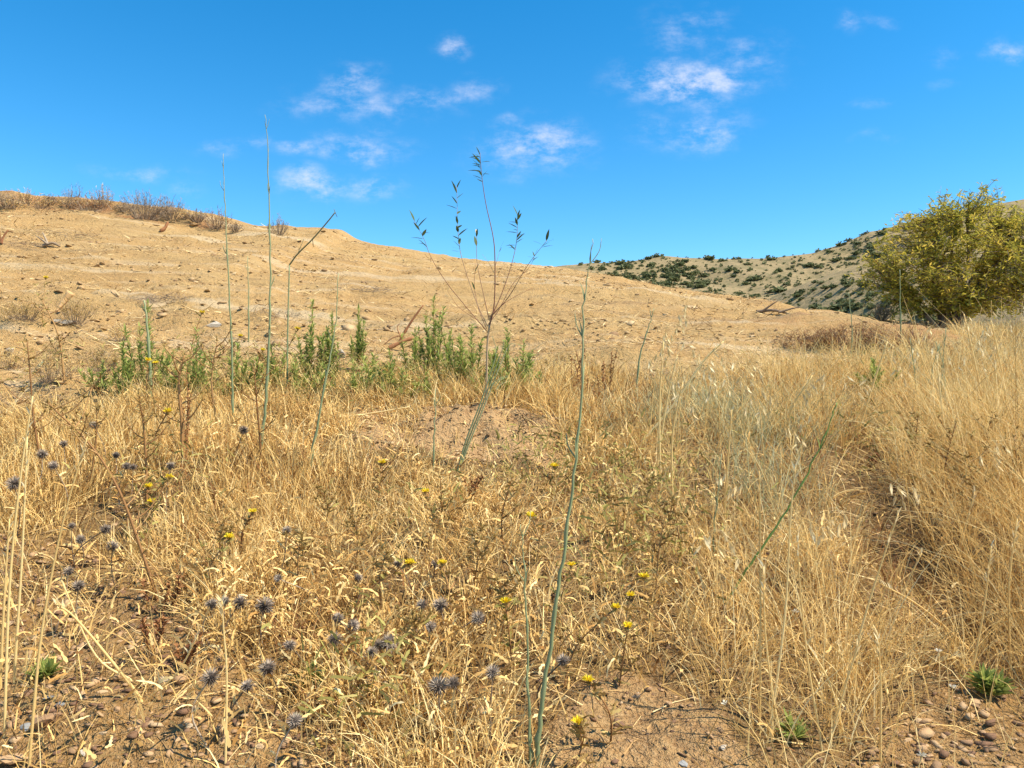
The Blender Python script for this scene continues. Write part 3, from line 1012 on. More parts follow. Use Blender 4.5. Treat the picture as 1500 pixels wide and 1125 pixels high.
    for (px, py, w) in [(45, 835, 12), (35, 860, 13), (22, 895, 15), (60, 888, 11), (75, 845, 12), (48, 905, 12), (20, 940, 13), (62, 925, 16), (88, 930, 12), (40, 965, 14), (12, 985, 16), (105, 960, 12),
                        (130, 985, 14), (108, 1010, 13), (150, 1015, 15), (170, 1040, 14), (30, 1020, 16), (200, 1060, 18), (185, 1005, 12), (240, 1050, 16), (275, 1065, 18), (300, 1040, 14), (260, 1085, 15),
                        (330, 1085, 20), (150, 1075, 14), (120, 1050, 13), (225, 1100, 16), (380, 1095, 15), (290, 1110, 17), (10, 1045, 14), (145, 880, 11), (28, 815, 12), (110, 905, 10), (80, 985, 12)]:
        stone(px, py, w, 'rock', 'brown pebble in the gravel patch beside the dead thistle straw', 'pebbles in the left gravel patch')
    for (px, py, w) in [(1330, 1085, 18), (1380, 1080, 20), (1360, 1110, 22), (1410, 1098, 18), (1440, 1075, 16), (1465, 1110, 22), (1310, 1110, 16), (1485, 1085, 18), (1350, 1065, 14), (1425, 1118, 17)]:
        stone(px, py, w * .8, 'rock', 'brown pebble on the shaded soil below the tall grass', 'pebbles below the tall grass')
    for (px, py, w) in [(150, 398, 13), (170, 392, 11), (140, 390, 12), (195, 395, 12), (230, 330, 14), (255, 325, 12), (285, 330, 16), (310, 335, 12), (180, 312, 10), (60, 330, 11), (100, 360, 12), (130, 355, 11),
                        (195, 412, 13), (60, 410, 14), (30, 415, 12), (330, 395, 10), (490, 340, 12), (505, 349, 14), (475, 339, 10), (600, 400, 9), (560, 395, 9), (640, 430, 11), (780, 445, 10), (850, 470, 12), (900, 450, 10),
                        (960, 480, 11), (880, 440, 9), (1020, 470, 9), (1090, 490, 11), (430, 420, 11), (460, 450, 12), (540, 455, 11), (380, 440, 10), (240, 455, 13), (140, 470, 16), (120, 510, 18), (60, 500, 16), (30, 545, 18), (150, 520, 14)]:
        stone(px, py, w, 'clod', 'lump of dry tan earth on the bare hillside', 'earth lumps on the bare hillside', name='earth_lump')


build_stones()
# ------------------------------------------------------------------ plants and other single things
def path3(pix, Y0, dY=0.0):
    """pixel polyline lifted onto an upright sheet at distance Y0 (drifting by dY towards the tip)"""
    n = len(pix)
    return np.array([pt(a, b, Y0 + dY * i / max(1, n - 1)) for i, (a, b) in enumerate(pix)])


def smooth(P, per=6):
    """Catmull-Rom through the points"""
    P = np.asarray(P, float)
    if len(P) < 3:
        t = np.linspace(0, 1, per + 1)[:, None]
        return P[0] * (1 - t) + P[-1] * t
    Q = np.concatenate([[2 * P[0] - P[1]], P, [2 * P[-1] - P[-2]]])
    out = []
    for i in range(1, len(Q) - 2):
        for t in np.linspace(0, 1, per, endpoint=False):
            a, b, c, d = Q[i - 1], Q[i], Q[i + 1], Q[i + 2]
            out.append(.5 * (2 * b + (c - a) * t + (2 * a - 5 * b + 4 * c - d) * t * t + (3 * b - 3 * c + d - a) * t ** 3))
    out.append(P[-1])
    return np.array(out)


def foot(pix):
    """where a stem drawn from its foot stands"""
    return hit(*pix)


# ---- tall bare stalks
def stalk(pix, w0, w1, label, mat='bluegreen', name='bare_stalk', buds=3, dY=0.0, group=None, sheath=True):
    c = foot(pix[0])
    P = smooth(path3(pix, c[1], dY))
    P[0, 2] -= .02
    o = thing(name, label, 'stalk', c, group)
    k = c[1] / FPX * .5
    R = k * (w1 + (w0 - w1) * (1 - np.linspace(0, 1, len(P))) ** 1.25) * .62
    P[1:-1, :2] += rng.normal(0, .0016, (len(P) - 2, 2))
    for q in range(4, len(R) - 3, 6):
        R[q] *= 1.35
    mb = MB()
    mb.tube(P, R, 7, r=np.repeat(np.linspace(.3, .8, len(P)), 7).tolist() + [.8])
    mb.build('stem', M[mat], o, smooth=True)
    if sheath:
        for q in range(buds):
            i = int(len(P) * (0.35 + .6 * (q + .5) / buds))
            i = min(i, len(P) - 2)
            b = MB()
            b.blades(P[i:i + 1], .03 + .01 * rng.random(), R[i] * 2.2 + .0012, rng.uniform(0, 6.28), .12, .35, 4, prof=[1, .9, .6, .35, .1])
            b.build('leaf_scale', M[mat], o)
            if q % 2:
                b = MB()
                a = rng.uniform(0, 6.28)
                e = P[i] + np.array([math.cos(a) * .02, math.sin(a) * .02, .045])
                b.tube(smooth([P[i], (P[i] + e) / 2 + [math.cos(a) * .006, 0, 0], e], 3), [R[i] * .5 + .0004] * 3 + [R[i] * .4 + .0003] * 3 + [.0004], 5)
                b.build('side_shoot', M[mat], o)
    return o


stalk([(782, 1121), (790, 1060), (800, 985), (818, 860), (835, 740), (849, 610), (853, 520), (854, 450), (862, 395), (868, 350)], 13, 1.6, 'thick blue green bare stalk rising tallest from the dry thistle straw', buds=6)
stalk([(776, 1122), (773, 1000), (770, 880), (766, 810), (763, 768)], 7, 2, 'thin blue green stalk beside the foot of the thickest stalk', buds=4)
stalk([(780, 1123), (777, 1060), (771, 975)], 6, 2, 'short pale stalk between the two blue green stalks', buds=1)
stalk([(380, 672), (387, 610), (393, 520), (396, 420), (394, 300), (392, 215), (388, 168)], 8, 1.1, 'very tall straight blue green stalk reaching into the sky', buds=6)
stalk([(341, 640), (341, 560), (337, 450), (331, 340), (328, 270), (327, 225)], 5.5, 1.1, 'tall thin stalk topping the skyline beside the tallest straight one', buds=5)
stalk([(452, 692), (466, 618), (480, 540), (491, 480), (496, 400)], 7, 1.8, 'leaning pale green stalk rising through the green bushes', buds=3)
stalk([(633, 705), (636, 640), (638, 570)], 5, 2, 'thin pale stalk in front of the bare earth heap', buds=2)
stalk([(1042, 820), (1050, 740), (1057, 665)], 4.5, 2, 'thin bluish stalk standing in the pale tall grass', buds=2)
stalk([(930, 592), (938, 520), (950, 480), (958, 452)], 5, 1.5, 'thin blue green stalk at the back edge of the pale grass', buds=2)
stalk([(364, 500), (364, 440), (363, 375)], 3.5, 1.4, 'slender stalk between the two tall stalks and bushes', buds=2)
stalk([(1247, 540), (1248, 480), (1243, 428)], 3.5, 1.4, 'slender stalk in front of the red earth bank', buds=2)
stalk([(1320, 500), (1319, 450), (1318, 395)], 4, 1.5, 'slender stalk in front of the yellow leaved tree', buds=3)
for pts in ([(1345, 600), (1340, 550), (1333, 495)], [(1378, 598), (1380, 540), (1386, 480)], [(1384, 600), (1382, 540), (1371, 500)], [(1362, 590), (1366, 540), (1376, 505)]):
    stalk(pts, 4.5, 1.6, 'bluish stalk in the cluster standing below the yellow leaved tree', buds=2, group='bluish stalks below the tree')
stalk([(1062, 885), (1100, 825), (1145, 760), (1190, 680), (1215, 620), (1226, 590)], 6, 2.2, 'grass green stalk leaning right through the tall dry grass', 'grassgreen', buds=3)
stalk([(222, 600), (220, 540), (216, 480), (211, 440)], 9, 4, 'blue green stalk standing inside the left green bush', buds=2)

# the kinked stalk
kp = [(421, 580), (421, 520), (422, 460), (424, 388)]
kc = foot(kp[0])
ko = thing('kinked_stalk', 'snapped stalk whose dark upper half bends right above the slope', 'stalk', kc)
kb = MB()
KP = smooth(path3(kp, kc[1]))
kb.tube(KP, np.linspace(.0045, .0032, len(KP)), 7)
kb.build('stem', M['bluegreen'], ko, smooth=True)
kb = MB()
KP = smooth(path3([(424, 388), (436, 372), (458, 350), (478, 327), (491, 311)], kc[1]))
kb.tube(KP, np.linspace(.0042, .0030, len(KP)), 7)
for a, b in (((436, 372), (445, 350)), ((458, 350), (459, 362)), ((491, 311), (494, 318)), ((491, 311), (489, 306))):
    kb.tube(path3([a, b], kc[1]), [.002, .0012], 5)
kb.build('broken_top', M['darkstalk'], ko, smooth=True)

# the leaning bundle on the earth heap
bc = foot((672, 690))
bo = thing('leaning_stalk_bundle', 'bundle of thick blue green stalks leaning right over the earth heap', 'stalk', bc)
for j in range(3):
    o_ = 4.0 * (j - 1)
    kb = MB()
    KP = smooth(path3([(670 + o_ * .3, 694), (686 + o_ * .8, 645), (708 + o_, 590 - j), (724 + o_ * 1.2, 545), (736 + o_ * 2.3, 515 - 4 * (j % 3)), (738 + o_ * 4.2, 492 + 6 * j)], bc[1] + .012 * (j % 3)))
    kb.tube(KP, np.linspace(.0038, .0008, len(KP)), 6)
    kb.build('stem', M['bluegreen'], bo, smooth=True)
kb = MB()
i_ = len(KP) // 2
kb.blades(np.repeat(KP[i_:i_ + 1], 7, 0) + rng.normal(0, .012, (7, 3)), .07, .004, rng.uniform(-1, 1, 7), .6, .9, 4)
kb.build('leaf', M['bluegreen'], bo)


# ---- long dry stems
def straw_stem(pix, wpx, label, group, head=None):
    c = foot(pix[0])
    P = smooth(path3(pix, c[1], -.02))
    P[0, 2] -= .015
    o = thing('dry_grass_stem', label, 'grass stem', c, group)
    mb = MB()
    k = c[1] / FPX * .5
    mb.tube(P, np.linspace(wpx * k, wpx * k * .45, len(P)), 5, r=.62 + .3 * rng.random())
    mb.build('stem', M['tall'], o, smooth=True)
    hb = MB()
    d = P[-1] - P[-3]
    az = math.atan2(d[1], d[0])
    n = 10
    hb.blades(P[-1] - d * np.linspace(0, 1.6, n)[:, None], .02, .0035, az + rng.normal(0, 1.2, n), .4, .4, 3, prof=[.5, 1, .6, .1])
    hb.build('seed_head', M['oat'], o)


LS = 'long pale dry stem standing clear of the tall golden grass'
GS = 'long dry stems rising out of the tall grass'
for pix in ([(1236, 1015), (1262, 920), (1288, 835), (1316, 752)], [(1113, 1060), (1114, 900), (1113, 760), (1112, 690)], [(1128, 1070), (1150, 900), (1158, 760), (1166, 680)],
            [(1205, 1100), (1185, 980), (1172, 860), (1168, 770)], [(1140, 1075), (1122, 940), (1118, 830)], [(1240, 1090), (1215, 1000), (1180, 940)], [(1290, 1115), (1290, 1000), (1286, 930)],
            [(1215, 1090), (1240, 1000), (1262, 930)], [(1300, 905), (1330, 850), (1350, 810)], [(1400, 860), (1410, 790), (1428, 720)], [(1060, 760), (1066, 680), (1072, 600)],
            [(960, 700), (975, 600), (992, 520)], [(968, 720), (966, 600), (972, 500)], [(985, 740), (985, 640), (1000, 560)], [(1395, 700), (1380, 600), (1372, 520)], [(1450, 640), (1430, 540), (1412, 460)],
            [(1480, 660), (1470, 560), (1452, 470)], [(1255, 640), (1280, 560), (1300, 500)], [(1150, 650), (1160, 600), (1190, 550)], [(1420, 1000), (1440, 900), (1452, 800)], [(1480, 980), (1478, 860), (1490, 760)]):
    straw_stem(pix, 4.0, LS, GS)
straw_stem([(930, 660), (985, 595), (1030, 530), (1060, 500)], 4.5, 'brown dry stem slanting across the pale grass at its back edge', None)
straw_stem([(1270, 1010), (1330, 985), (1400, 962)], 4, 'dry stem leaning far over the path with a small head', None)
straw_stem([(1430, 960), (1350, 890), (1280, 850)], 4, 'dry stem fallen leftwards over the dark hollow of the path', None)
straw_stem([(42, 1124), (58, 950), (78, 830), (100, 735), (128, 640)], 4.5, 'pale thick straw standing over the gravel patch', None)
straw_stem([(200, 1000), (140, 960), (90, 850)], 4, 'dry straw bent over the gravel beside dead thistles', None)
straw_stem([(330, 1120), (332, 990), (328, 930), (325, 880)], 4, 'upright flattened straw with a split pale leaf at its top', None)
straw_stem([(212, 1030), (165, 970), (110, 905), (82, 885)], 5, 'straw arching left from the dry tuft on the gravel', None)
straw_stem([(215, 1025), (260, 985), (290, 930)], 4, 'straw arching right from the dry tuft on the gravel', None)
straw_stem([(372, 625), (450, 618), (540, 606), (600, 596)], 4, 'pale fallen straw lying along the front of the earth heap', None)
for pix in ([(6, 1080), (14, 860), (30, 700), (48, 580)], [(0, 1010), (6, 880), (14, 760)], [(20, 1000), (32, 820), (40, 640)]):
    straw_stem(pix, 4.5, 'thick yellow straw at the edge of the gravel patch', 'yellow straws at the gravel edge')


# ---- wild oats
def spikelet_mesh():
    b = MB()
    b.blades(np.zeros((3, 3)), .024, .0065, [0, 2.1, 4.2], .10, .25, 4, face=[0, 0, 0], prof=[.35, 1, .9, .5, .05], r=[.3, .6, .9])
    return b.mesh('spikelet', M['oat'])


SPK = spikelet_mesh()


def oat(px, py, top, lean, n, label, group):
    c = hit(px, py)
    t = pt(px + lean, top, c[1])
    m = (c + t) / 2 + np.array([-.15 * (t[0] - c[0]), rng.normal(0, .02), .04])
    P = smooth([c - np.array([0, 0, .02]), m, t], 8)
    o = thing('wild_oat', label, 'wild oat', c, group)
    mb = MB()
    mb.tube(P, np.linspace(.0018, .0007, len(P)), 4, r=.7)
    st = mb.build('stem', M['tall'], o, smooth=True)
    pd = MB()
    for j in range(n):
        f = .52 + .48 * j / n
        i = int(f * (len(P) - 1))
        a = rng.uniform(0, 6.28)
        ln = rng.uniform(.02, .06)
        e = P[i] + np.array([math.cos(a) * ln, math.sin(a) * ln, -.3 * ln])
        pd.tube(np.array([P[i], (P[i] + e) / 2 + np.array([0, 0, .01]), e]), .0005, 3, r=.8)
        s = bpy.data.objects.new('spikelet', SPK)
        COL.objects.link(s)
        s.parent = o
        s.location = e - c
        s.rotation_euler = (math.pi + rng.normal(0, .35), rng.normal(0, .35), a)
        q_ = rng.uniform(1.2, 1.7)
        s.scale = (q_, q_, q_)
    pd.build('stalklets', M['oat'], o)


OL, OG = 'dry wild oat with drooping pale spikelets above the grass', 'wild oats in the tall grass'
for (px, py, top, ln, n) in [(962, 640, 432, 48, 15), (950, 650, 470, 30, 12), (1000, 640, 495, 20, 10), (1030, 650, 505, 25, 10), (1055, 660, 520, -10, 10), (990, 690, 540, 12, 10), (1085, 640, 520, 10, 9),
                             (1120, 680, 560, -15, 9), (1150, 720, 590, 14, 9), (1180, 650, 540, 20, 9), (1420, 640, 450, 18, 11), (1440, 600, 440, 12, 10), (1470, 620, 470, -18, 10), (1390, 640, 490, -10, 9), (1310, 620, 510, 12, 9),
                             (1260, 640, 540, -12, 8), (1060, 800, 680, 14, 9), (1200, 860, 740, 12, 9), (1050, 900, 770, 14, 8), (1340, 800, 700, -14, 8), (1450, 780, 640, 10, 9), (1490, 560, 430, 10, 9), (1350, 590, 470, 10, 8)]:
    oat(px, py, top, ln, n, OL, OG)


# ---- yellow thistles
def thistle(px, py, h, label, group=None, base_dx=None, scale=1.0, yellow=True):
    head = hit(px, py, h)
    bx = head[0] + (rng.normal(0, .05) if base_dx is None else base_dx)
    by = head[1] + rng.normal(0, .03)
    c = np.array([bx, by, gz(bx, by)])
    o = thing('yellow_thistle', label, 'thistle', c, group)
    mid = (c + head) / 2 + np.array([rng.normal(0, .02), rng.normal(0, .02), 0])
    P = smooth([c - np.array([0, 0, .02]), mid, head], 7)
    sb = MB()
    sb.tube(P, np.linspace(.0032, .0018, len(P)) * scale, 5)
    lb = MB()
    for j in range(4):                              # side shoots
        i = rng.integers(3, len(P) - 2)
        a = rng.uniform(0, 6.28)
        e = P[i] + np.array([math.cos(a) * .05, math.sin(a) * .05, rng.uniform(.02, .06)]) * scale
        sb.tube(smooth([P[i], (P[i] + e) / 2 + np.array([0, 0, -.004]), e], 4), np.linspace(.0016, .0009, 5 if False else len(smooth([P[i], P[i], e], 4))), 4)
        n = 5
        lb.blades(np.repeat(e[None], n, 0), rng.uniform(.018, .03, n) * scale, .005, rng.uniform(0, 6.28, n), rng.uniform(.3, 1.2, n), .5, 4, prof=[.6, 1, .45, .8, .08])
    n = 26
    ii = rng.integers(1, len(P) - 1, n)
    lb.blades(P[ii], rng.uniform(.022, .045, n) * scale, rng.uniform(.005, .009, n), rng.uniform(0, 6.28, n), rng.uniform(.7, 1.3, n), rng.uniform(-.2, .9, n), 4, prof=[.5, 1, .5, .9, .08])
    sb.build('stem', M['brownstem'], o, smooth=True)
    lb.build('spiny_leaves', M['olive'] if rng.random() < .6 else M['bract'], o)
    hb = MB()
    n = 22
    hb.blades(np.repeat(head[None], n, 0) - [0, 0, .006], rng.uniform(.014, .026, n) * scale, .0042 * scale, rng.uniform(0, 6.28, n), rng.uniform(.5, 1.35, n), -.3, 3, prof=[1, .8, .4, .05])
    hb.rocks(head[None] - [0, 0, .006], .013 * scale, .9, jit=.05)
    hd = hb.build('flower_head', M['bract'], o)
    if yellow:
        fb = MB()
        n = 60
        a = rng.uniform(0, 6.28, n)
        rr = rng.random(n) ** .5 * .005 * scale
        fb.blades(head[None] + np.stack([rr * np.cos(a), rr * np.sin(a), 0 * a], -1), rng.uniform(.011, .018, n) * scale, .0032 * scale, a, rng.uniform(.1, 1.35, n), .2, 2, prof=[.8, 1, .6])
        fb.build('florets', M['yellow'], hd)


for (px, py, h, lab) in [
        (67, 407, .34, 'lone tall thistle with a yellow head on the rubbly earth'),
        (296, 458, .30, 'reddish thistle with a yellow head beside the grey lilac rock'),
        (217, 528, .24, 'thistle with twin yellow heads in front of the left green bush'),
        (436, 482, .26, 'thistle with a pale yellow head behind the kinked stalk'),
        (246, 603, .22, 'small thistle with one yellow head below the left green bush'),
        (778, 756, .13, 'low yellow thistle on bare soil beside the thickest stalk'),
        (862, 997, .12, 'yellow thistle beside the bare soil patch'),
        (847, 1058, .08, 'low orange yellow thistle at the foot of the thickest stalk')]:
    thistle(px, py, h, lab, scale=.66 if py > 950 else (.8 if py > 700 else 1.0))
thistle(228, 532, .24, 'smaller orange yellow head beside the twin thistle at the left bush', scale=.85)
for (px, py) in [(385, 513), (352, 492)]:
    thistle(px, py, .22, 'faded yellow thistle among the green bushes and tall stalks', 'faded thistles among the bushes', scale=.85)
for (px, py) in [(248, 700), (218, 713), (222, 735), (370, 750), (336, 787), (560, 678), (623, 720), (600, 825), (648, 825), (740, 882)]:
    thistle(px, py, .15, 'yellow thistle in the tangled straw below the earth heap', 'yellow thistles in the straw', scale=rng.uniform(.6, .9))
for (px, py) in [(837, 828), (923, 872), (902, 890), (943, 845), (920, 918), (812, 683)]:
    thistle(px, py, .15, 'yellow thistle with olive leaves between thick stalk and tall grass', 'yellow thistles beside the tall grass', scale=rng.uniform(.55, .8))


# ---- dead brown thistle skeletons
def skeleton(pix, w, label, group=None, shoots=8, mat='brownstem'):
    c = foot(pix[0])
    P = smooth(path3(pix, c[1], -.03), 7)
    P[0, 2] -= .015
    o = thing('dead_thistle', label, 'dead thistle', c, group)
    k = c[1] / FPX * .36
    sb, lb = MB(), MB()
    sb.tube(P, np.linspace(w * k, w * k * .4, len(P)), 6)
    L = np.linalg.norm(P[-1] - P[0])
    ends = [P[-1]]
    for j in range(shoots):
        f = rng.uniform(.3, .97)
        i = min(int(f * (len(P) - 1)), len(P) - 2)
        a = rng.uniform(0, 6.28)
        ln = L * rng.uniform(.12, .34)
        e = P[i] + np.array([math.cos(a) * .75, math.sin(a) * .5, .6]) * ln
        Q = smooth([P[i], (P[i] + e) / 2 - np.array([0, 0, .1 * ln]), e], 4)
        sb.tube(Q, np.linspace(w * k * .5, w * k * .22, len(Q)), 5)
        ends.append(e)
        n = 6
        lb.blades(Q[rng.integers(1, len(Q), n)], rng.uniform(.012, .03, n), rng.uniform(.003, .006, n), rng.uniform(0, 6.28, n), rng.uniform(.4, 1.3, n), rng.uniform(-.2, .8, n), 4, prof=[.6, 1, .45, .8, .06])
    n = 26
    lb.blades(P[rng.integers(2, len(P), n)], rng.uniform(.015, .04, n), rng.uniform(.003, .007, n), rng.uniform(0, 6.28, n), rng.uniform(.6, 1.5, n), rng.uniform(-.2, .9, n), 4, prof=[.6, 1, .45, .8, .06])
    sb.build('stem', M[mat], o, smooth=True)
    lb.build('spiny_leaves', M['bract'], o)
    for e in ends:
        hb = MB()
        n = 14
        hb.blades(np.repeat(e[None], n, 0), rng.uniform(.008, .018, n), .0032, rng.uniform(0, 6.28, n), rng.uniform(.1, 1.3, n), .1, 3, prof=[1, .8, .4, .05])
        hb.build('seed_head', M['bract'], o)


skeleton([(232, 880), (205, 800), (175, 720), (135, 655), (70, 590)], 7, 'long brown dead thistle leaning left from the dark weed', shoots=10)
skeleton([(268, 690), (266, 620), (262, 560), (270, 520)], 8, 'upright red brown dead thistle below the twin yellow heads')
skeleton([(215, 740), (214, 680), (210, 620), (205, 590)], 6, 'grey brown dead thistle among the dark globe heads')
skeleton([(130, 720), (140, 650), (142, 600)], 5, 'thin brown dead thistle at the upper straw edge', shoots=6)
skeleton([(65, 700), (50, 620), (45, 560), (40, 500)], 5, 'olive brown dead thistle standing before the rubbly earth', shoots=9)
skeleton([(95, 560), (85, 490), (62, 440)], 5, 'brown dead thistle beside the wood splinter', shoots=9)
skeleton([(320, 640), (310, 560), (318, 500)], 5, 'brown dead thistle between bushes and straw', shoots=8)
skeleton([(650, 800), (648, 750), (645, 700)], 5, 'dark red dead thistle in front of the earth heap', shoots=7)
skeleton([(740, 820), (735, 760), (750, 700)], 4, 'thin red brown dead thistle beside the earth heap', shoots=7)
skeleton([(385, 700), (378, 610), (372, 540)], 5, 'red brown dead thistle at the foot of the tallest straight stalk', shoots=7)
for pts in ([(1330, 700), (1340, 650), (1345, 610)], [(1380, 740), (1385, 680), (1400, 620)], [(1450, 720), (1440, 660), (1455, 605)], [(1480, 760), (1490, 690), (1485, 640)], [(1420, 780), (1425, 720), (1418, 670)]):
    skeleton(pts, 4.5, 'olive brown dead thistle thicket in grass beyond the path', 'dead thistles beyond the path', shoots=10)
for pts in ([(960, 880), (965, 810), (975, 750)], [(905, 800), (900, 750), (890, 715)], [(1000, 830), (992, 770), (985, 730)], [(940, 790), (945, 740), (955, 700)]):
    skeleton(pts, 4, 'olive brown dead thistle between thickest stalk and tall grass', 'dead thistles by the tall grass', shoots=9)
for pts in ([(440, 880), (436, 830), (440, 790)], [(520, 840), (524, 790), (516, 750)], [(470, 800), (480, 750), (470, 715)], [(330, 860), (322, 800), (330, 760)], [(560, 900), (556, 850), (566, 810)], [(690, 870), (700, 820), (695, 780)], [(600, 1000), (610, 940), (604, 900)], [(730, 950), (740, 890), (728, 850)]):
    skeleton(pts, 4, 'brown dead thistle standing in the tangled straw', 'dead thistles in the straw', shoots=8)


# ---- blue grey globe thistles
def globe_meshes(k):
    cb, sb = MB(), MB()
    n = 190
    i = np.arange(n) + .5
    th = np.arccos(1 - 2 * i / n)
    ph = i * 2.39996
    d = np.stack([np.sin(th) * np.cos(ph), np.sin(th) * np.sin(ph), np.cos(th)], -1)
    sb.blades(d * .006, rng.uniform(.010, .0155, n), .0017, ph, th + rng.normal(0, .12, n), 0.0, 2, prof=[1, .8, .1], r=np.clip(.45 + .45 * d[:, 2] + rng.normal(0, .2, n), 0, 1))
    cb.rocks(np.zeros((1, 3)), .019, 1.0, jit=.05)
    return cb.mesh('core', M['globecore']), sb.mesh('spikes', M['globe'])


GL = [globe_meshes(k) for k in range(4)]


def globe(px, py, h, s, label, group):
    head = hit(px, py, h)
    bx, by = head[0] + rng.normal(0, .04), head[1] + rng.normal(0, .03)
    c = np.array([bx, by, gz(bx, by)])
    o = thing('globe_thistle', label, 'globe thistle', c, group)
    sb = MB()
    P = smooth([c - np.array([0, 0, .01]), (c + head) / 2 + np.array([rng.normal(0, .02), 0, 0]), head], 5)
    sb.tube(P, np.linspace(.0022, .0013, len(P)), 4)
    sb.build('stem', M['twig'], o, smooth=True)
    lb = MB()
    n = 12
    ii = rng.integers(1, len(P) - 1, n)
    lb.blades(P[ii], rng.uniform(.02, .05, n), rng.uniform(.004, .008, n), rng.uniform(0, 6.28, n), rng.uniform(.6, 1.4, n), rng.uniform(0, 1.4, n), 6, prof=[.5, 1, .45, 1, .4, .8, .08])
    lb.build('spiny_leaves', M['curl'], o)
    cm, sm = GL[rng.integers(0, 4)]
    hd = bpy.data.objects.new('flower_globe', cm)
    sp = bpy.data.objects.new('spikes', sm)
    for q in (hd, sp):
        COL.objects.link(q)
    hd.parent = o
    hd.location = head - c
    s *= rng.uniform(.85, 1.35)
    hd.scale = (s, s, s * .9)
    hd.rotation_euler = (rng.normal(0, .4), rng.normal(0, .4), rng.uniform(0, 6.28))
    sp.parent = hd


for (px, py, s) in [(137, 623, .9), (93, 650, .9), (62, 665, .8), (185, 683, .95), (195, 684, .7), (170, 667, .7), (250, 682, .8), (78, 682, .75), (20, 708, 1.0), (357, 630, .8), (420, 777, .8)]:
    globe(px, py, .16, s * 1.05, 'small dark globe thistle in the upper straw behind the gravel', 'dark globe thistles behind the gravel')
for (px, py, s) in [(118, 790, .95), (115, 858, .75), (100, 837, .9), (155, 775, .75), (165, 800, .8), (105, 770, .7)]:
    globe(px, py, .13, s, 'dark blue globe thistle at the edge of the gravel patch', 'globe thistles at the gravel edge')
for (px, py, s) in [(352, 882, 1.0), (388, 887, 1.15), (407, 847, .6), (308, 992, 1.1), (362, 1005, .9), (392, 978, .85), (432, 1056, .9), (495, 906, .85), (518, 916, .8), (490, 936, .8), (525, 846, .6), (570, 941, 1.1), (555, 945, .9),
                    (583, 826, .85), (637, 826, .55), (645, 886, .95), (618, 886, .8), (630, 918, .95), (700, 905, .75), (642, 1005, .9), (664, 1000, .7), (722, 985, .75), (425, 945, .9), (330, 880, .6), (825, 967, .7), (545, 955, .8), (310, 885, .7)]:
    globe(px, py, .11, s, 'spiky blue grey globe thistle among curled dead leaves', 'globe thistles among the dead leaves')


# ---- green bushes
def bush(px, py, top, wpx, stems, label, group=None, name='green_bush', dens=46):
    c = hit(px, py)
    k = c[1] / FPX
    hgt, wid = (py - top) * k, wpx * k
    o = thing(name, label, 'bush', c, group)
    lb = MB()
    for j in range(stems + 3):
        a = rng.uniform(0, 6.28)
        f = 1.0 if j == 0 else rng.uniform(.28, .85)
        rr = .5 * wid * (0.1 if j == 0 else 1.5 * rng.uniform(.2, 1.0))
        e = c + np.array([math.cos(a) * rr, math.sin(a) * rr * .8, hgt * f])
        P = smooth([c + np.array([math.cos(a), math.sin(a), 0]) * rr * .25 - [0, 0, .01], (c + e) / 2 + np.array([math.cos(a), math.sin(a), 0]) * rr * .2, e], 8)
        sb = MB()
        sb.tube(P, np.linspace(.003, .0012, len(P)), 5, r=.3)
        sb.build('stem', M['brownstem'], o, smooth=True)
        n = int(1.5 * dens * f) + 8
        t = rng.uniform(.22, 1, n)
        B = np.stack([np.interp(t, np.linspace(0, 1, len(P)), P[:, q]) for q in range(3)], -1)
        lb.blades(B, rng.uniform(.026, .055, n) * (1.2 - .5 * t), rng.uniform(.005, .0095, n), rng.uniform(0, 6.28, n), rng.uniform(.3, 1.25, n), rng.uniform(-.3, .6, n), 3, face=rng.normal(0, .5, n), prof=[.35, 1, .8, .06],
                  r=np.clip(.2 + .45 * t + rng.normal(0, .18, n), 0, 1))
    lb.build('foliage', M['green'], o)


bush(217, 572, 440, 60, 9, 'tall narrow green bush beside a blue green stalk', dens=60)
bush(180, 590, 500, 70, 8, 'low dark green bush at the edge of the rubbly earth')
bush(285, 590, 485, 70, 9, 'yellowish green bush behind the twin yellow thistle')
bush(345, 590, 505, 60, 7, 'loose green bush between the two tall straight stalks')
bush(456, 570, 442, 36, 6, 'upright green bush right of the kinked stalk', dens=60)
bush(488, 565, 462, 34, 6, 'narrow green bush beside the rounded pale grey rock', dens=60)
bush(524, 545, 452, 24, 4, 'small single sprig of green behind the pale grey rock', dens=60)
bush(432, 590, 520, 80, 8, 'low spreading green bush in front of the kinked stalk')
bush(572, 585, 512, 60, 7, 'low green bush in front of the rusty root')
bush(605, 560, 480, 60, 8, 'leafy green bush beside the rusty root')
bush(636, 560, 436, 40, 8, 'tall pointed green bush right of the rusty root', dens=64)
bush(660, 570, 505, 60, 7, 'low green bush between pointed bush and sapling')
bush(690, 570, 476, 70, 9, 'green bush at the left of the sapling foot', dens=56)
bush(742, 575, 482, 80, 10, 'green bush at the right of the sapling foot', dens=56)
bush(775, 590, 520, 26, 4, 'thin green sprig beyond the sapling bushes')
for (px, py, top, w) in [(150, 575, 530, 50), (245, 585, 530, 50), (310, 585, 525, 60), (375, 585, 525, 50), (400, 575, 505, 40), (470, 590, 535, 60), (520, 590, 530, 60), (550, 575, 520, 50), (625, 590, 530, 60), (720, 590, 540, 50), (765, 575, 500, 40), (675, 560, 490, 40), (590, 590, 540, 50)]:
    bush(px, py, top, w, 4, 'low leafy green clump filling the gaps between taller bushes', 'low green clumps between the bushes', dens=30)
bush(1280, 580, 528, 50, 6, 'bright green weed in the dry grass below the red bank')
bush(1443, 1020, 994, 36, 1, 'fresh green weed in the shade at the tall grass foot')
bush(66, 994, 986, 30, 0, 'tiny green weed growing on the gravel patch', dens=30)
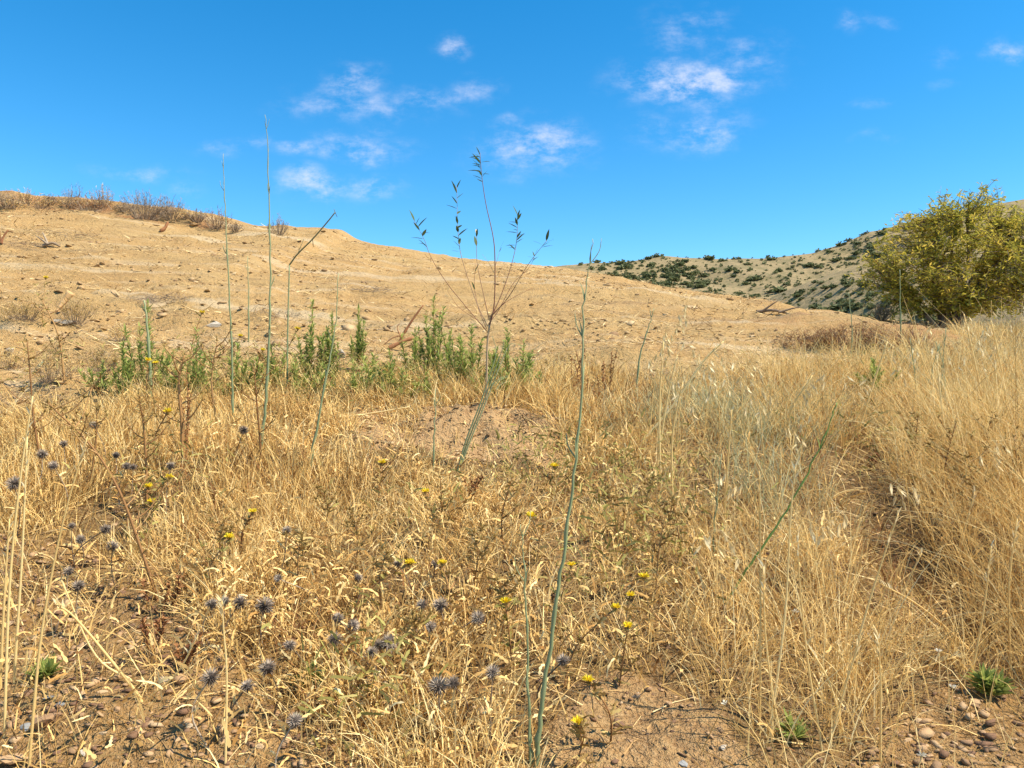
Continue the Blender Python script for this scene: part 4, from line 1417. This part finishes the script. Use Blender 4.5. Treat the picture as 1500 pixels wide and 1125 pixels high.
bush(455, 1010, 985, 20, 3, 'tiny green sprig among the globe thistles', dens=20)
bush(1160, 1085, 1064, 20, 1, 'tiny green sprig at the foot of the long dry stems', dens=10)


# ---- russet dry docks and dark dead weeds
def dock(px, py, top, label, group=None, mat='russet', wpx=30):
    c = hit(px, py)
    k = c[1] / FPX
    o = thing('dry_weed', label, 'dead weed', c, group)
    for j in range(4):
        e = pt(px + rng.uniform(-.5, .5) * wpx, top + rng.uniform(0, .4) * (py - top), c[1] + rng.normal(0, .04))
        P = smooth([c - np.array([0, 0, .01]), (c + e) / 2 + rng.normal(0, .01, 3), e], 6)
        sb = MB()
        sb.tube(P, np.linspace(.0022, .0012, len(P)), 5)
        n = 50
        t = rng.uniform(.35, 1, n)
        B = np.stack([np.interp(t, np.linspace(0, 1, len(P)), P[:, q]) for q in range(3)], -1)
        sb.blades(B, rng.uniform(.006, .016, n), .005, rng.uniform(0, 6.28, n), rng.uniform(.4, 1.7, n), .4, 2, prof=[.6, 1, .2])
        sb.build('seed_stem', M[mat], o)


dock(848, 590, 505, 'russet seeding dead weed touching the thickest stalk', wpx=26)
dock(890, 590, 512, 'russet seeding dead weed behind the pale grass edge', wpx=30)
dock(872, 600, 540, 'low russet dead weed between two taller russet ones', wpx=30)
dock(272, 690, 520, 'reddish brown dry weed standing over the straw', wpx=20)
dock(385, 560, 500, 'reddish dry weed among the green bushes', wpx=20)
dock(1275, 690, 660, 'dark dead weed in the hollow of the path', wpx=50)
for (px, py, w) in [(235, 900, 60), (270, 980, 60), (220, 960, 50)]:
    dock(px, py, py - 60, 'dark purplish dead weed at the edge of the gravel', 'dark dead weeds by the gravel', wpx=w)
dock(690, 740, 690, 'dark dead weed at the front foot of the earth heap', wpx=40)

# ---- sapling
sc_ = hit(712, 592)
SY = sc_[1]
so = thing('sapling', 'slender leafless-stemmed sapling with tip leaves against the sky', 'sapling', sc_)


def leaf_mesh():
    b = MB()
    b.blades(np.zeros((1, 3)), .040, .0105, 0, .1, .3, 5, face=0, prof=[.15, .8, 1, .85, .5, .05], r=.4)
    return b.mesh('leaf', M['almondleaf'])


LEAF = leaf_mesh()
tb = MB()
tb.tube(smooth(path3([(712, 594), (713, 545), (714, 505), (717, 476)], SY)), np.linspace(.006, .0042, 19), 8)
tb.build('trunk', M['redbark'], so, smooth=True)
BR = [([(717, 478), (724, 445), (725, 380), (722, 345), (712, 300), (706, 260), (703, 224)], .0042, 20, .80, 0.0, 1.0),
      ([(717, 470), (708, 430), (699, 385), (698, 340)], .003, 2, .8, -.05, 1.0),
      ([(714, 478), (697, 440), (677, 380), (671, 340), (669, 272)], .003, 17, .55, .06, 1.0),
      ([(718, 468), (735, 430), (750, 385), (757, 350), (758, 313)], .003, 15, .62, .05, .9),
      ([(718, 465), (745, 435), (772, 390), (801, 352)], .0028, 7, .9, -.08, 1.0),
      ([(719, 462), (745, 440), (781, 421)], .0024, 0, .9, .08, 1.0),
      ([(712, 484), (690, 458), (655, 415), (632, 378), (621, 350), (606, 322)], .0028, 11, .66, -.06, 1.0),
      ([(713, 482), (702, 455), (695, 420), (697, 385)], .0024, 2, .5, .1, .8),
      ([(716, 474), (730, 455), (752, 415), (775, 392), (784, 372)], .0024, 5, .85, .12, .7),
      ([(714, 486), (700, 470), (672, 450), (655, 425)], .002, 0, .9, -.1, .7),
      ([(724, 400), (716, 385), (706, 372)], .0014, 0, .9, .02, .7), ([(725, 392), (730, 375), (733, 362)], .0014, 2, .6, .02, .7)]
for pix, w, nl, f0, dy, ls in BR:
    P = smooth(path3(pix, SY, dy), 5)
    bb = MB()
    bb.tube(P, np.linspace(w * .8, w * .25, len(P)), 6)
    br = bb.build('branch', M['redbark'], so, smooth=True)
    for j in range(nl):
        f = f0 + (1 - f0) * (j + .5) / nl
        i = f * (len(P) - 1)
        B = np.array([np.interp(i, np.arange(len(P)), P[:, q]) for q in range(3)])
        l = bpy.data.objects.new('leaf', LEAF)
        COL.objects.link(l)
        l.parent = br
        l.location = B - sc_
        s = ls * rng.uniform(.9, 1.6)
        l.scale = (s, s, s)
        tl = rng.uniform(.45, 1.35) if j < nl - 2 else .25
        l.rotation_euler = (0, tl, rng.choice([0, math.pi]) + rng.normal(0, .7))
bb = MB()
bb.blades(np.repeat(pt(698, 342, SY - .05)[None], 7, 0), .02, .006, rng.uniform(0, 6.28, 7), .3, -.2, 3, prof=[.6, 1, .8, .2], r=.8)
bb.build('dry_bud', M['oat'], so)


# ---- tree
def build_tree():
    Y = 10.2
    x = (1392 - 750) / FPX * Y
    c = np.array([x, Y, gz(x, Y)])
    o = thing('tree', 'bushy small tree with yellow green leaves at the top of the grass', 'tree', c)
    k = Y / FPX
    ctr = pt(1412, 398, Y)
    R = np.array([142 * k, 125 * k, 112 * k])
    tb = MB()
    limbs = []
    for j in range(15):
        a = j * 2.4 + rng.normal(0, .3)
        el = rng.uniform(.1, 1.25)
        d = np.array([math.cos(a) * math.cos(el), math.sin(a) * math.cos(el), math.sin(el)])
        e = ctr + d * R * rng.uniform(.6, .85) - [0, 0, .1]
        b0 = c + np.array([math.cos(a), math.sin(a), 0]) * .07 - [0, 0, .03]
        m = b0 * .5 + e * .5 + np.array([rng.normal(0, .1), rng.normal(0, .1), .12])
        P = smooth([b0, m, e], 9)
        limbs.append(P)
        tb = MB()
        tb.tube(P, np.linspace(.038, .009, len(P)) * rng.uniform(.7, 1.1), 6)
        tb.build('trunk_limb', M['bark'], o, smooth=True)
    tw, lf = MB(), MB()
    LP = np.concatenate([p[3:] for p in limbs])
    N = 2300
    d = rng.normal(0, 1, (N, 3))
    d /= np.linalg.norm(d, axis=1, keepdims=True)
    lump = 1 + .20 * np.sin(d[:, 0] * 7 + 1) * np.cos(d[:, 2] * 6) + .14 * np.sin(d[:, 1] * 9 + d[:, 0] * 4)
    T = ctr + d * R * (rng.uniform(.25, 1.0, N) ** .55 * lump)[:, None]
    low = T[:, 2] < c[2] + .18
    T[low, 2] = c[2] + .18 + rng.uniform(0, .4, low.sum())
    # sprays standing out of the top
    extra = []
    for (px, py) in [(1440, 262), (1432, 275), (1425, 285), (1450, 280), (1385, 282), (1368, 290), (1375, 300), (1400, 290), (1312, 305), (1322, 312), (1305, 320), (1345, 305), (1470, 285), (1490, 290), (1355, 315), (1415, 275), (1500, 300), (1300, 330), (1330, 325), (1290, 345), (1460, 270), (1525, 300), (1550, 320)]:
        for q in range(4):
            extra.append(pt(px + rng.normal(0, 5), py + rng.uniform(0, 22), Y + rng.normal(0, .3)))
    T = np.concatenate([T, np.array(extra)])
    for e in T:
        i = np.argmin(np.sum((LP - e) ** 2, 1) + rng.uniform(0, .05, len(LP)))
        b = LP[i]
        ln = np.linalg.norm(e - b)
        if ln > .42:
            b = e + (b - e) / ln * .42
        m = (b + e) / 2 + rng.normal(0, .02, 3) + [0, 0, .02]
        P = smooth([b, m, e], 2)
        tw.tube(P, np.linspace(.0045, .0018, len(P)), 3)
        n = 13
        t = rng.uniform(.25, 1.0, n)
        B = np.stack([np.interp(t, np.linspace(0, 1, len(P)), P[:, q]) for q in range(3)], -1)
        lf.blades(B + rng.normal(0, .012, (n, 3)), rng.uniform(.045, .08, n), rng.uniform(.013, .021, n), rng.uniform(0, 6.28, n), rng.uniform(.5, 2.2, n), rng.uniform(-.2, .7, n), 2, prof=[.3, 1, .08],
                  r=np.clip(rng.normal(.5, .22) + rng.normal(0, .16, n), 0, 1))
    kind(tw.build('twigs', M['bark'], o), 'stuff')
    kind(lf.build('crown', M['treeleaf'], o), 'stuff')


build_tree()


# ---- dry brush on the crest and slope
def brush(px, py, top, wpx, label, group=None, n=60, mat='twig', flat=False, name='dry_bush', leaves=True):
    c = hit(px, py)
    k = c[1] / FPX
    hgt, wid = (py - top) * k, wpx * k
    o = thing(name, label, 'dry bush', c, group)
    b, lf = MB(), MB()
    for j in range(n):
        a = rng.uniform(0, 6.28)
        if flat:
            s = c + np.array([rng.uniform(-.5, .5) * wid, rng.normal(0, .12) * wid, rng.uniform(.0, .5) * hgt])
            e = s + np.array([rng.normal(0, .22) * wid, rng.normal(0, .12) * wid, rng.uniform(-.1, .6) * hgt])
        else:
            rr = .5 * wid * rng.random() ** .6
            s = c + np.array([math.cos(a) * rr * .35, math.sin(a) * rr * .35, 0])
            e = c + np.array([math.cos(a) * rr, math.sin(a) * rr * .8, hgt * rng.uniform(.45, 1) * (1 - .35 * (rr / (.5 * wid)) ** 2)])
        P = smooth([s, (s + e) / 2 + rng.normal(0, .08, 3) * hgt, e], 2)
        b.tube(P, np.linspace(.0022, .0009, len(P)) * (c[1] / 9), 3)
        if leaves:
            q = 7
            t = rng.uniform(.35, 1, q)
            B = np.stack([np.interp(t, np.linspace(0, 1, len(P)), P[:, m]) for m in range(3)], -1)
            lf.blades(B, rng.uniform(.02, .06, q), .004 * c[1] / 9, rng.uniform(0, 6.28, q), rng.uniform(.2, 1.3, q), .5, 2)
    b.build('branches', M['twig'], o)
    if leaves:
        lf.build('dry_leaves', M[mat], o)


brush(40, 300, 276, 80, 'yellowish dry bush at the left end of the hilltop', mat='straw', n=80)
for (px, w) in [(20, 50), (60, 50), (95, 50), (135, 50), (170, 50), (230, 46), (275, 40)]:
    brush(px, 306 + max(0, px - 150) * .12, 288 + max(0, px - 150) * .12, w, 'low pale dry grass tuft along the hilltop edge', 'dry tufts along the hilltop edge', n=36, mat='straw', name='dry_tuft')
brush(290, 326, 305, 40, 'small dark bush where the hilltop edge starts to fall', n=60)
brush(8, 306, 280, 50, 'dark grey bush beside the yellowish bush on the hilltop', n=60)
brush(75, 303, 284, 40, 'low brown bush between hilltop bushes', n=50)
brush(108, 306, 266, 44, 'open feathery bush with see-through branches on the hilltop', n=46)
brush(150, 305, 268, 40, 'upright pale feathery bush on the hilltop', n=60, mat='litter')
brush(128, 309, 286, 70, 'low reddish bush under the feathery ones', n=60, mat='russet')
brush(212, 322, 274, 84, 'large rounded brown bush on the hilltop edge', n=130)
brush(250, 323, 282, 56, 'dark low bush joined to the large rounded brown bush', n=80)
brush(185, 312, 298, 40, 'small brown tuft left of the large rounded bush', n=50)
brush(318, 337, 300, 50, 'dark green brown bush alone on the falling skyline', n=70, mat='russet')
brush(345, 340, 325, 30, 'low brown tuft beside the lone skyline bush', n=40)
brush(408, 345, 312, 40, 'dry tuft near the stony knob on the skyline', n=50)
brush(92, 348, 334, 80, 'grey flattened dead brush on the upper left slope', n=60, flat=True, leaves=False)
brush(30, 362, 350, 90, 'grey flattened dead brush below the upper one at the slope edge', n=60, flat=True, leaves=False)
brush(205, 446, 428, 50, 'small heap of grey dead twigs behind the left bushes', n=90, flat=True, leaves=False)
brush(245, 444, 424, 56, 'larger heap of grey dead twigs behind the left bushes', n=120, flat=True, leaves=False)
brush(330, 380, 372, 30, 'tiny tuft of dead twigs on the middle slope', n=30, flat=True, leaves=False)
brush(535, 430, 415, 80, 'patch of grey dead twigs on the slope above the bushes', n=90, flat=True, leaves=False)
brush(1180, 512, 482, 70, 'dark dead twigs at the near end of the red bank', n=130, flat=True, mat='russet')
brush(1215, 512, 478, 60, 'reddish brown brush against the foot of the red bank', n=120, mat='russet')
brush(1275, 516, 476, 70, 'thick red brown brush between red bank and tree', n=150, mat='russet')
brush(1335, 520, 480, 80, 'brown brush under the left skirt of the tree', n=120, mat='russet')
brush(1250, 508, 470, 80, 'brown dead brush on top of the red bank', n=130, mat='russet', flat=True)
brush(1305, 512, 472, 70, 'brown dead brush piled under the tree', n=130, mat='russet', flat=True)
brush(980, 560, 530, 50, 'heap of grey dead twigs at the back of the wild oats', n=90, flat=True, leaves=False)
brush(110, 475, 428, 70, 'brown dry weed tangle behind the wood splinter', n=70, mat='bract')
brush(35, 470, 436, 80, 'olive brown dry weeds over the left earth ledge', n=80, mat='bract')
brush(150, 545, 505, 60, 'brown dry weeds left of the green bushes', n=60, mat='bract')
brush(75, 560, 500, 90, 'yellow brown dry weeds on the rubble behind the straw', n=80, mat='straw')
brush(15, 545, 500, 70, 'pale dry weeds at the end of the rubble', n=70, mat='straw')
brush(175, 500, 470, 40, 'small dry weed on the rubble above the low green bush', n=40, mat='straw')
brush(400, 470, 445, 60, 'grey dead twigs behind the kinked stalk', n=60, flat=True, leaves=False)
brush(830, 540, 515, 60, 'low brown dead brush behind the thickest stalk', n=60, mat='bract', flat=True)
brush(50, 600, 560, 110, 'grey matted dead stems on the rubble at the straw edge', n=120, flat=True, leaves=False)
brush(1290, 470, 440, 40, 'grey leafless bush beside the yellow leaved tree', n=90)
brush(880, 690, 675, 50, 'matted dead stems beside the black bark', n=40, flat=True, leaves=False)


# ---- dead wood and a scrap
def wood(pix, w0, w1, mat, name, label, cat='dead wood', lift=0.01, forks=()):
    c = hit(*pix[0])
    P = smooth(path3(pix, c[1], .05), 5)
    P[:, 2] += lift
    k = c[1] / FPX * .5
    o = thing(name, label, cat, c)
    b = MB()
    R = np.linspace(w0 * k, w1 * k, len(P)) * (1 + rng.normal(0, .12, len(P)))
    b.tube(P, R, 7)
    b.build('main_limb', M[mat], o)
    for f in forks:
        b = MB()
        Q = smooth(path3(f, c[1] + rng.normal(0, .05)), 4)
        b.tube(Q, np.linspace(w1 * k * 1.2, w1 * k * .4, len(Q)), 6)
        b.build('fork', M[mat], o)


wood([(585, 505), (592, 490), (606, 468), (620, 449)], 5, 2.2, 'rustwood', 'dead_root', 'rusty brown upright root sticking out among green bushes', forks=([(592, 490), (575, 495), (562, 505)], [(588, 496), (582, 480), (586, 474)]))
wood([(570, 512), (590, 502), (606, 497)], 7, 5, 'rustwood', 'dead_root', 'rusty broken root lying at the foot of the upright one')
wood([(84, 458), (92, 446), (104, 430)], 5, 11, 'wood', 'wood_splinter', 'fresh orange wood splinter leaning on the rubbly earth')
wood([(845, 680), (862, 684), (880, 690), (890, 697)], 9, 12, 'blackbark', 'bark_piece', 'blackish curved bark piece lying beside the thickest stalk')
wood([(1108, 458), (1135, 456), (1165, 464)], 5, 3, 'twig', 'dead_branch', 'forked dead branch on the crest of the bare slope', forks=([(1115, 457), (1128, 448), (1140, 440)], [(1140, 458), (1160, 452), (1172, 450)]))
wood([(62, 362), (76, 357), (88, 362)], 5, 3, 'twig', 'dead_branch', 'dark forked dead branch on the upper left slope', forks=([(70, 358), (60, 350), (52, 345)], [(70, 358), (66, 348), (62, 340)]))
wood([(2, 358), (5, 348), (12, 338)], 4, 2, 'rustwood', 'dead_branch', 'thin reddish dead shoots beside the flattened brush', forks=([(2, 356), (0, 345), (0, 338)],))
wood([(235, 340), (242, 334), (246, 326)], 6, 3, 'rustwood', 'dead_branch', 'short dark root end poking out under the hilltop bush')
wood([(795, 608), (815, 600), (838, 604)], 4, 2, 'rustwood', 'dead_branch', 'thin dark twig curving over the earth heap', forks=([(800, 606), (797, 596), (795, 588)],))

tc_ = hit(58, 545)
tb_ = MB()
tq = np.array([pt(50, 546, tc_[1]), pt(57, 541, tc_[1] - .01), pt(66, 530, tc_[1]), pt(62, 529, tc_[1] + .01), pt(52, 538, tc_[1] + .01)])
th = np.array([0, .004, .002])
tb_.add(np.concatenate([tq, tq + th]), [(i, (i + 1) % 5, 5 + (i + 1) % 5, 5 + i) for i in range(5)], [(0, 2, 1), (0, 3, 2), (0, 4, 3), (5, 6, 7), (5, 7, 8), (5, 8, 9)])
to_ = tb_.build('plastic_scrap', M['teal'], None, origin=tuple(tc_))
tag(to_, 'small folded teal scrap caught on the rubble below the lone thistle', 'scrap')

# pale dry flower heads in the right hand grass
for (px, py) in [(1388, 868), (1405, 963), (1165, 897), (1313, 930), (1395, 1008), (1062, 1032), (1350, 1108), (1325, 865), (1375, 955), (1225, 945), (1245, 905), (1260, 975)]:
    c = hit(px, py, .09)
    b0 = np.array([c[0] + rng.normal(0, .03), c[1], gz(c[0], c[1])])
    o = thing('dry_daisy', 'small pale dried flower head on a thin stem in tall grass', 'dried flower', b0, 'dried flower heads in the tall grass')
    b = MB()
    b.tube(smooth([b0, (b0 + c) / 2 + rng.normal(0, .006, 3), c], 4), .0009, 4)
    b.build('stem', M['tall'], o)
    b = MB()
    n = 16
    b.blades(np.repeat(c[None], n, 0), .0085, .0028, rng.uniform(0, 6.28, n), rng.uniform(.3, 1.2, n), .2, 2, prof=[.6, 1, .4])
    b.build('flower_head', M['white'] if rng.random() < .5 else M['oat'], o)

for o in bpy.data.objects:
    if '_o' in o:
        del o['_o']
    if o.parent is not None and o.name.split('.')[0] in ('spiny_leaves', 'florets', 'spikes', 'stalklets', 'branches', 'dry_leaves', 'foliage'):
        o['kind'] = 'stuff'
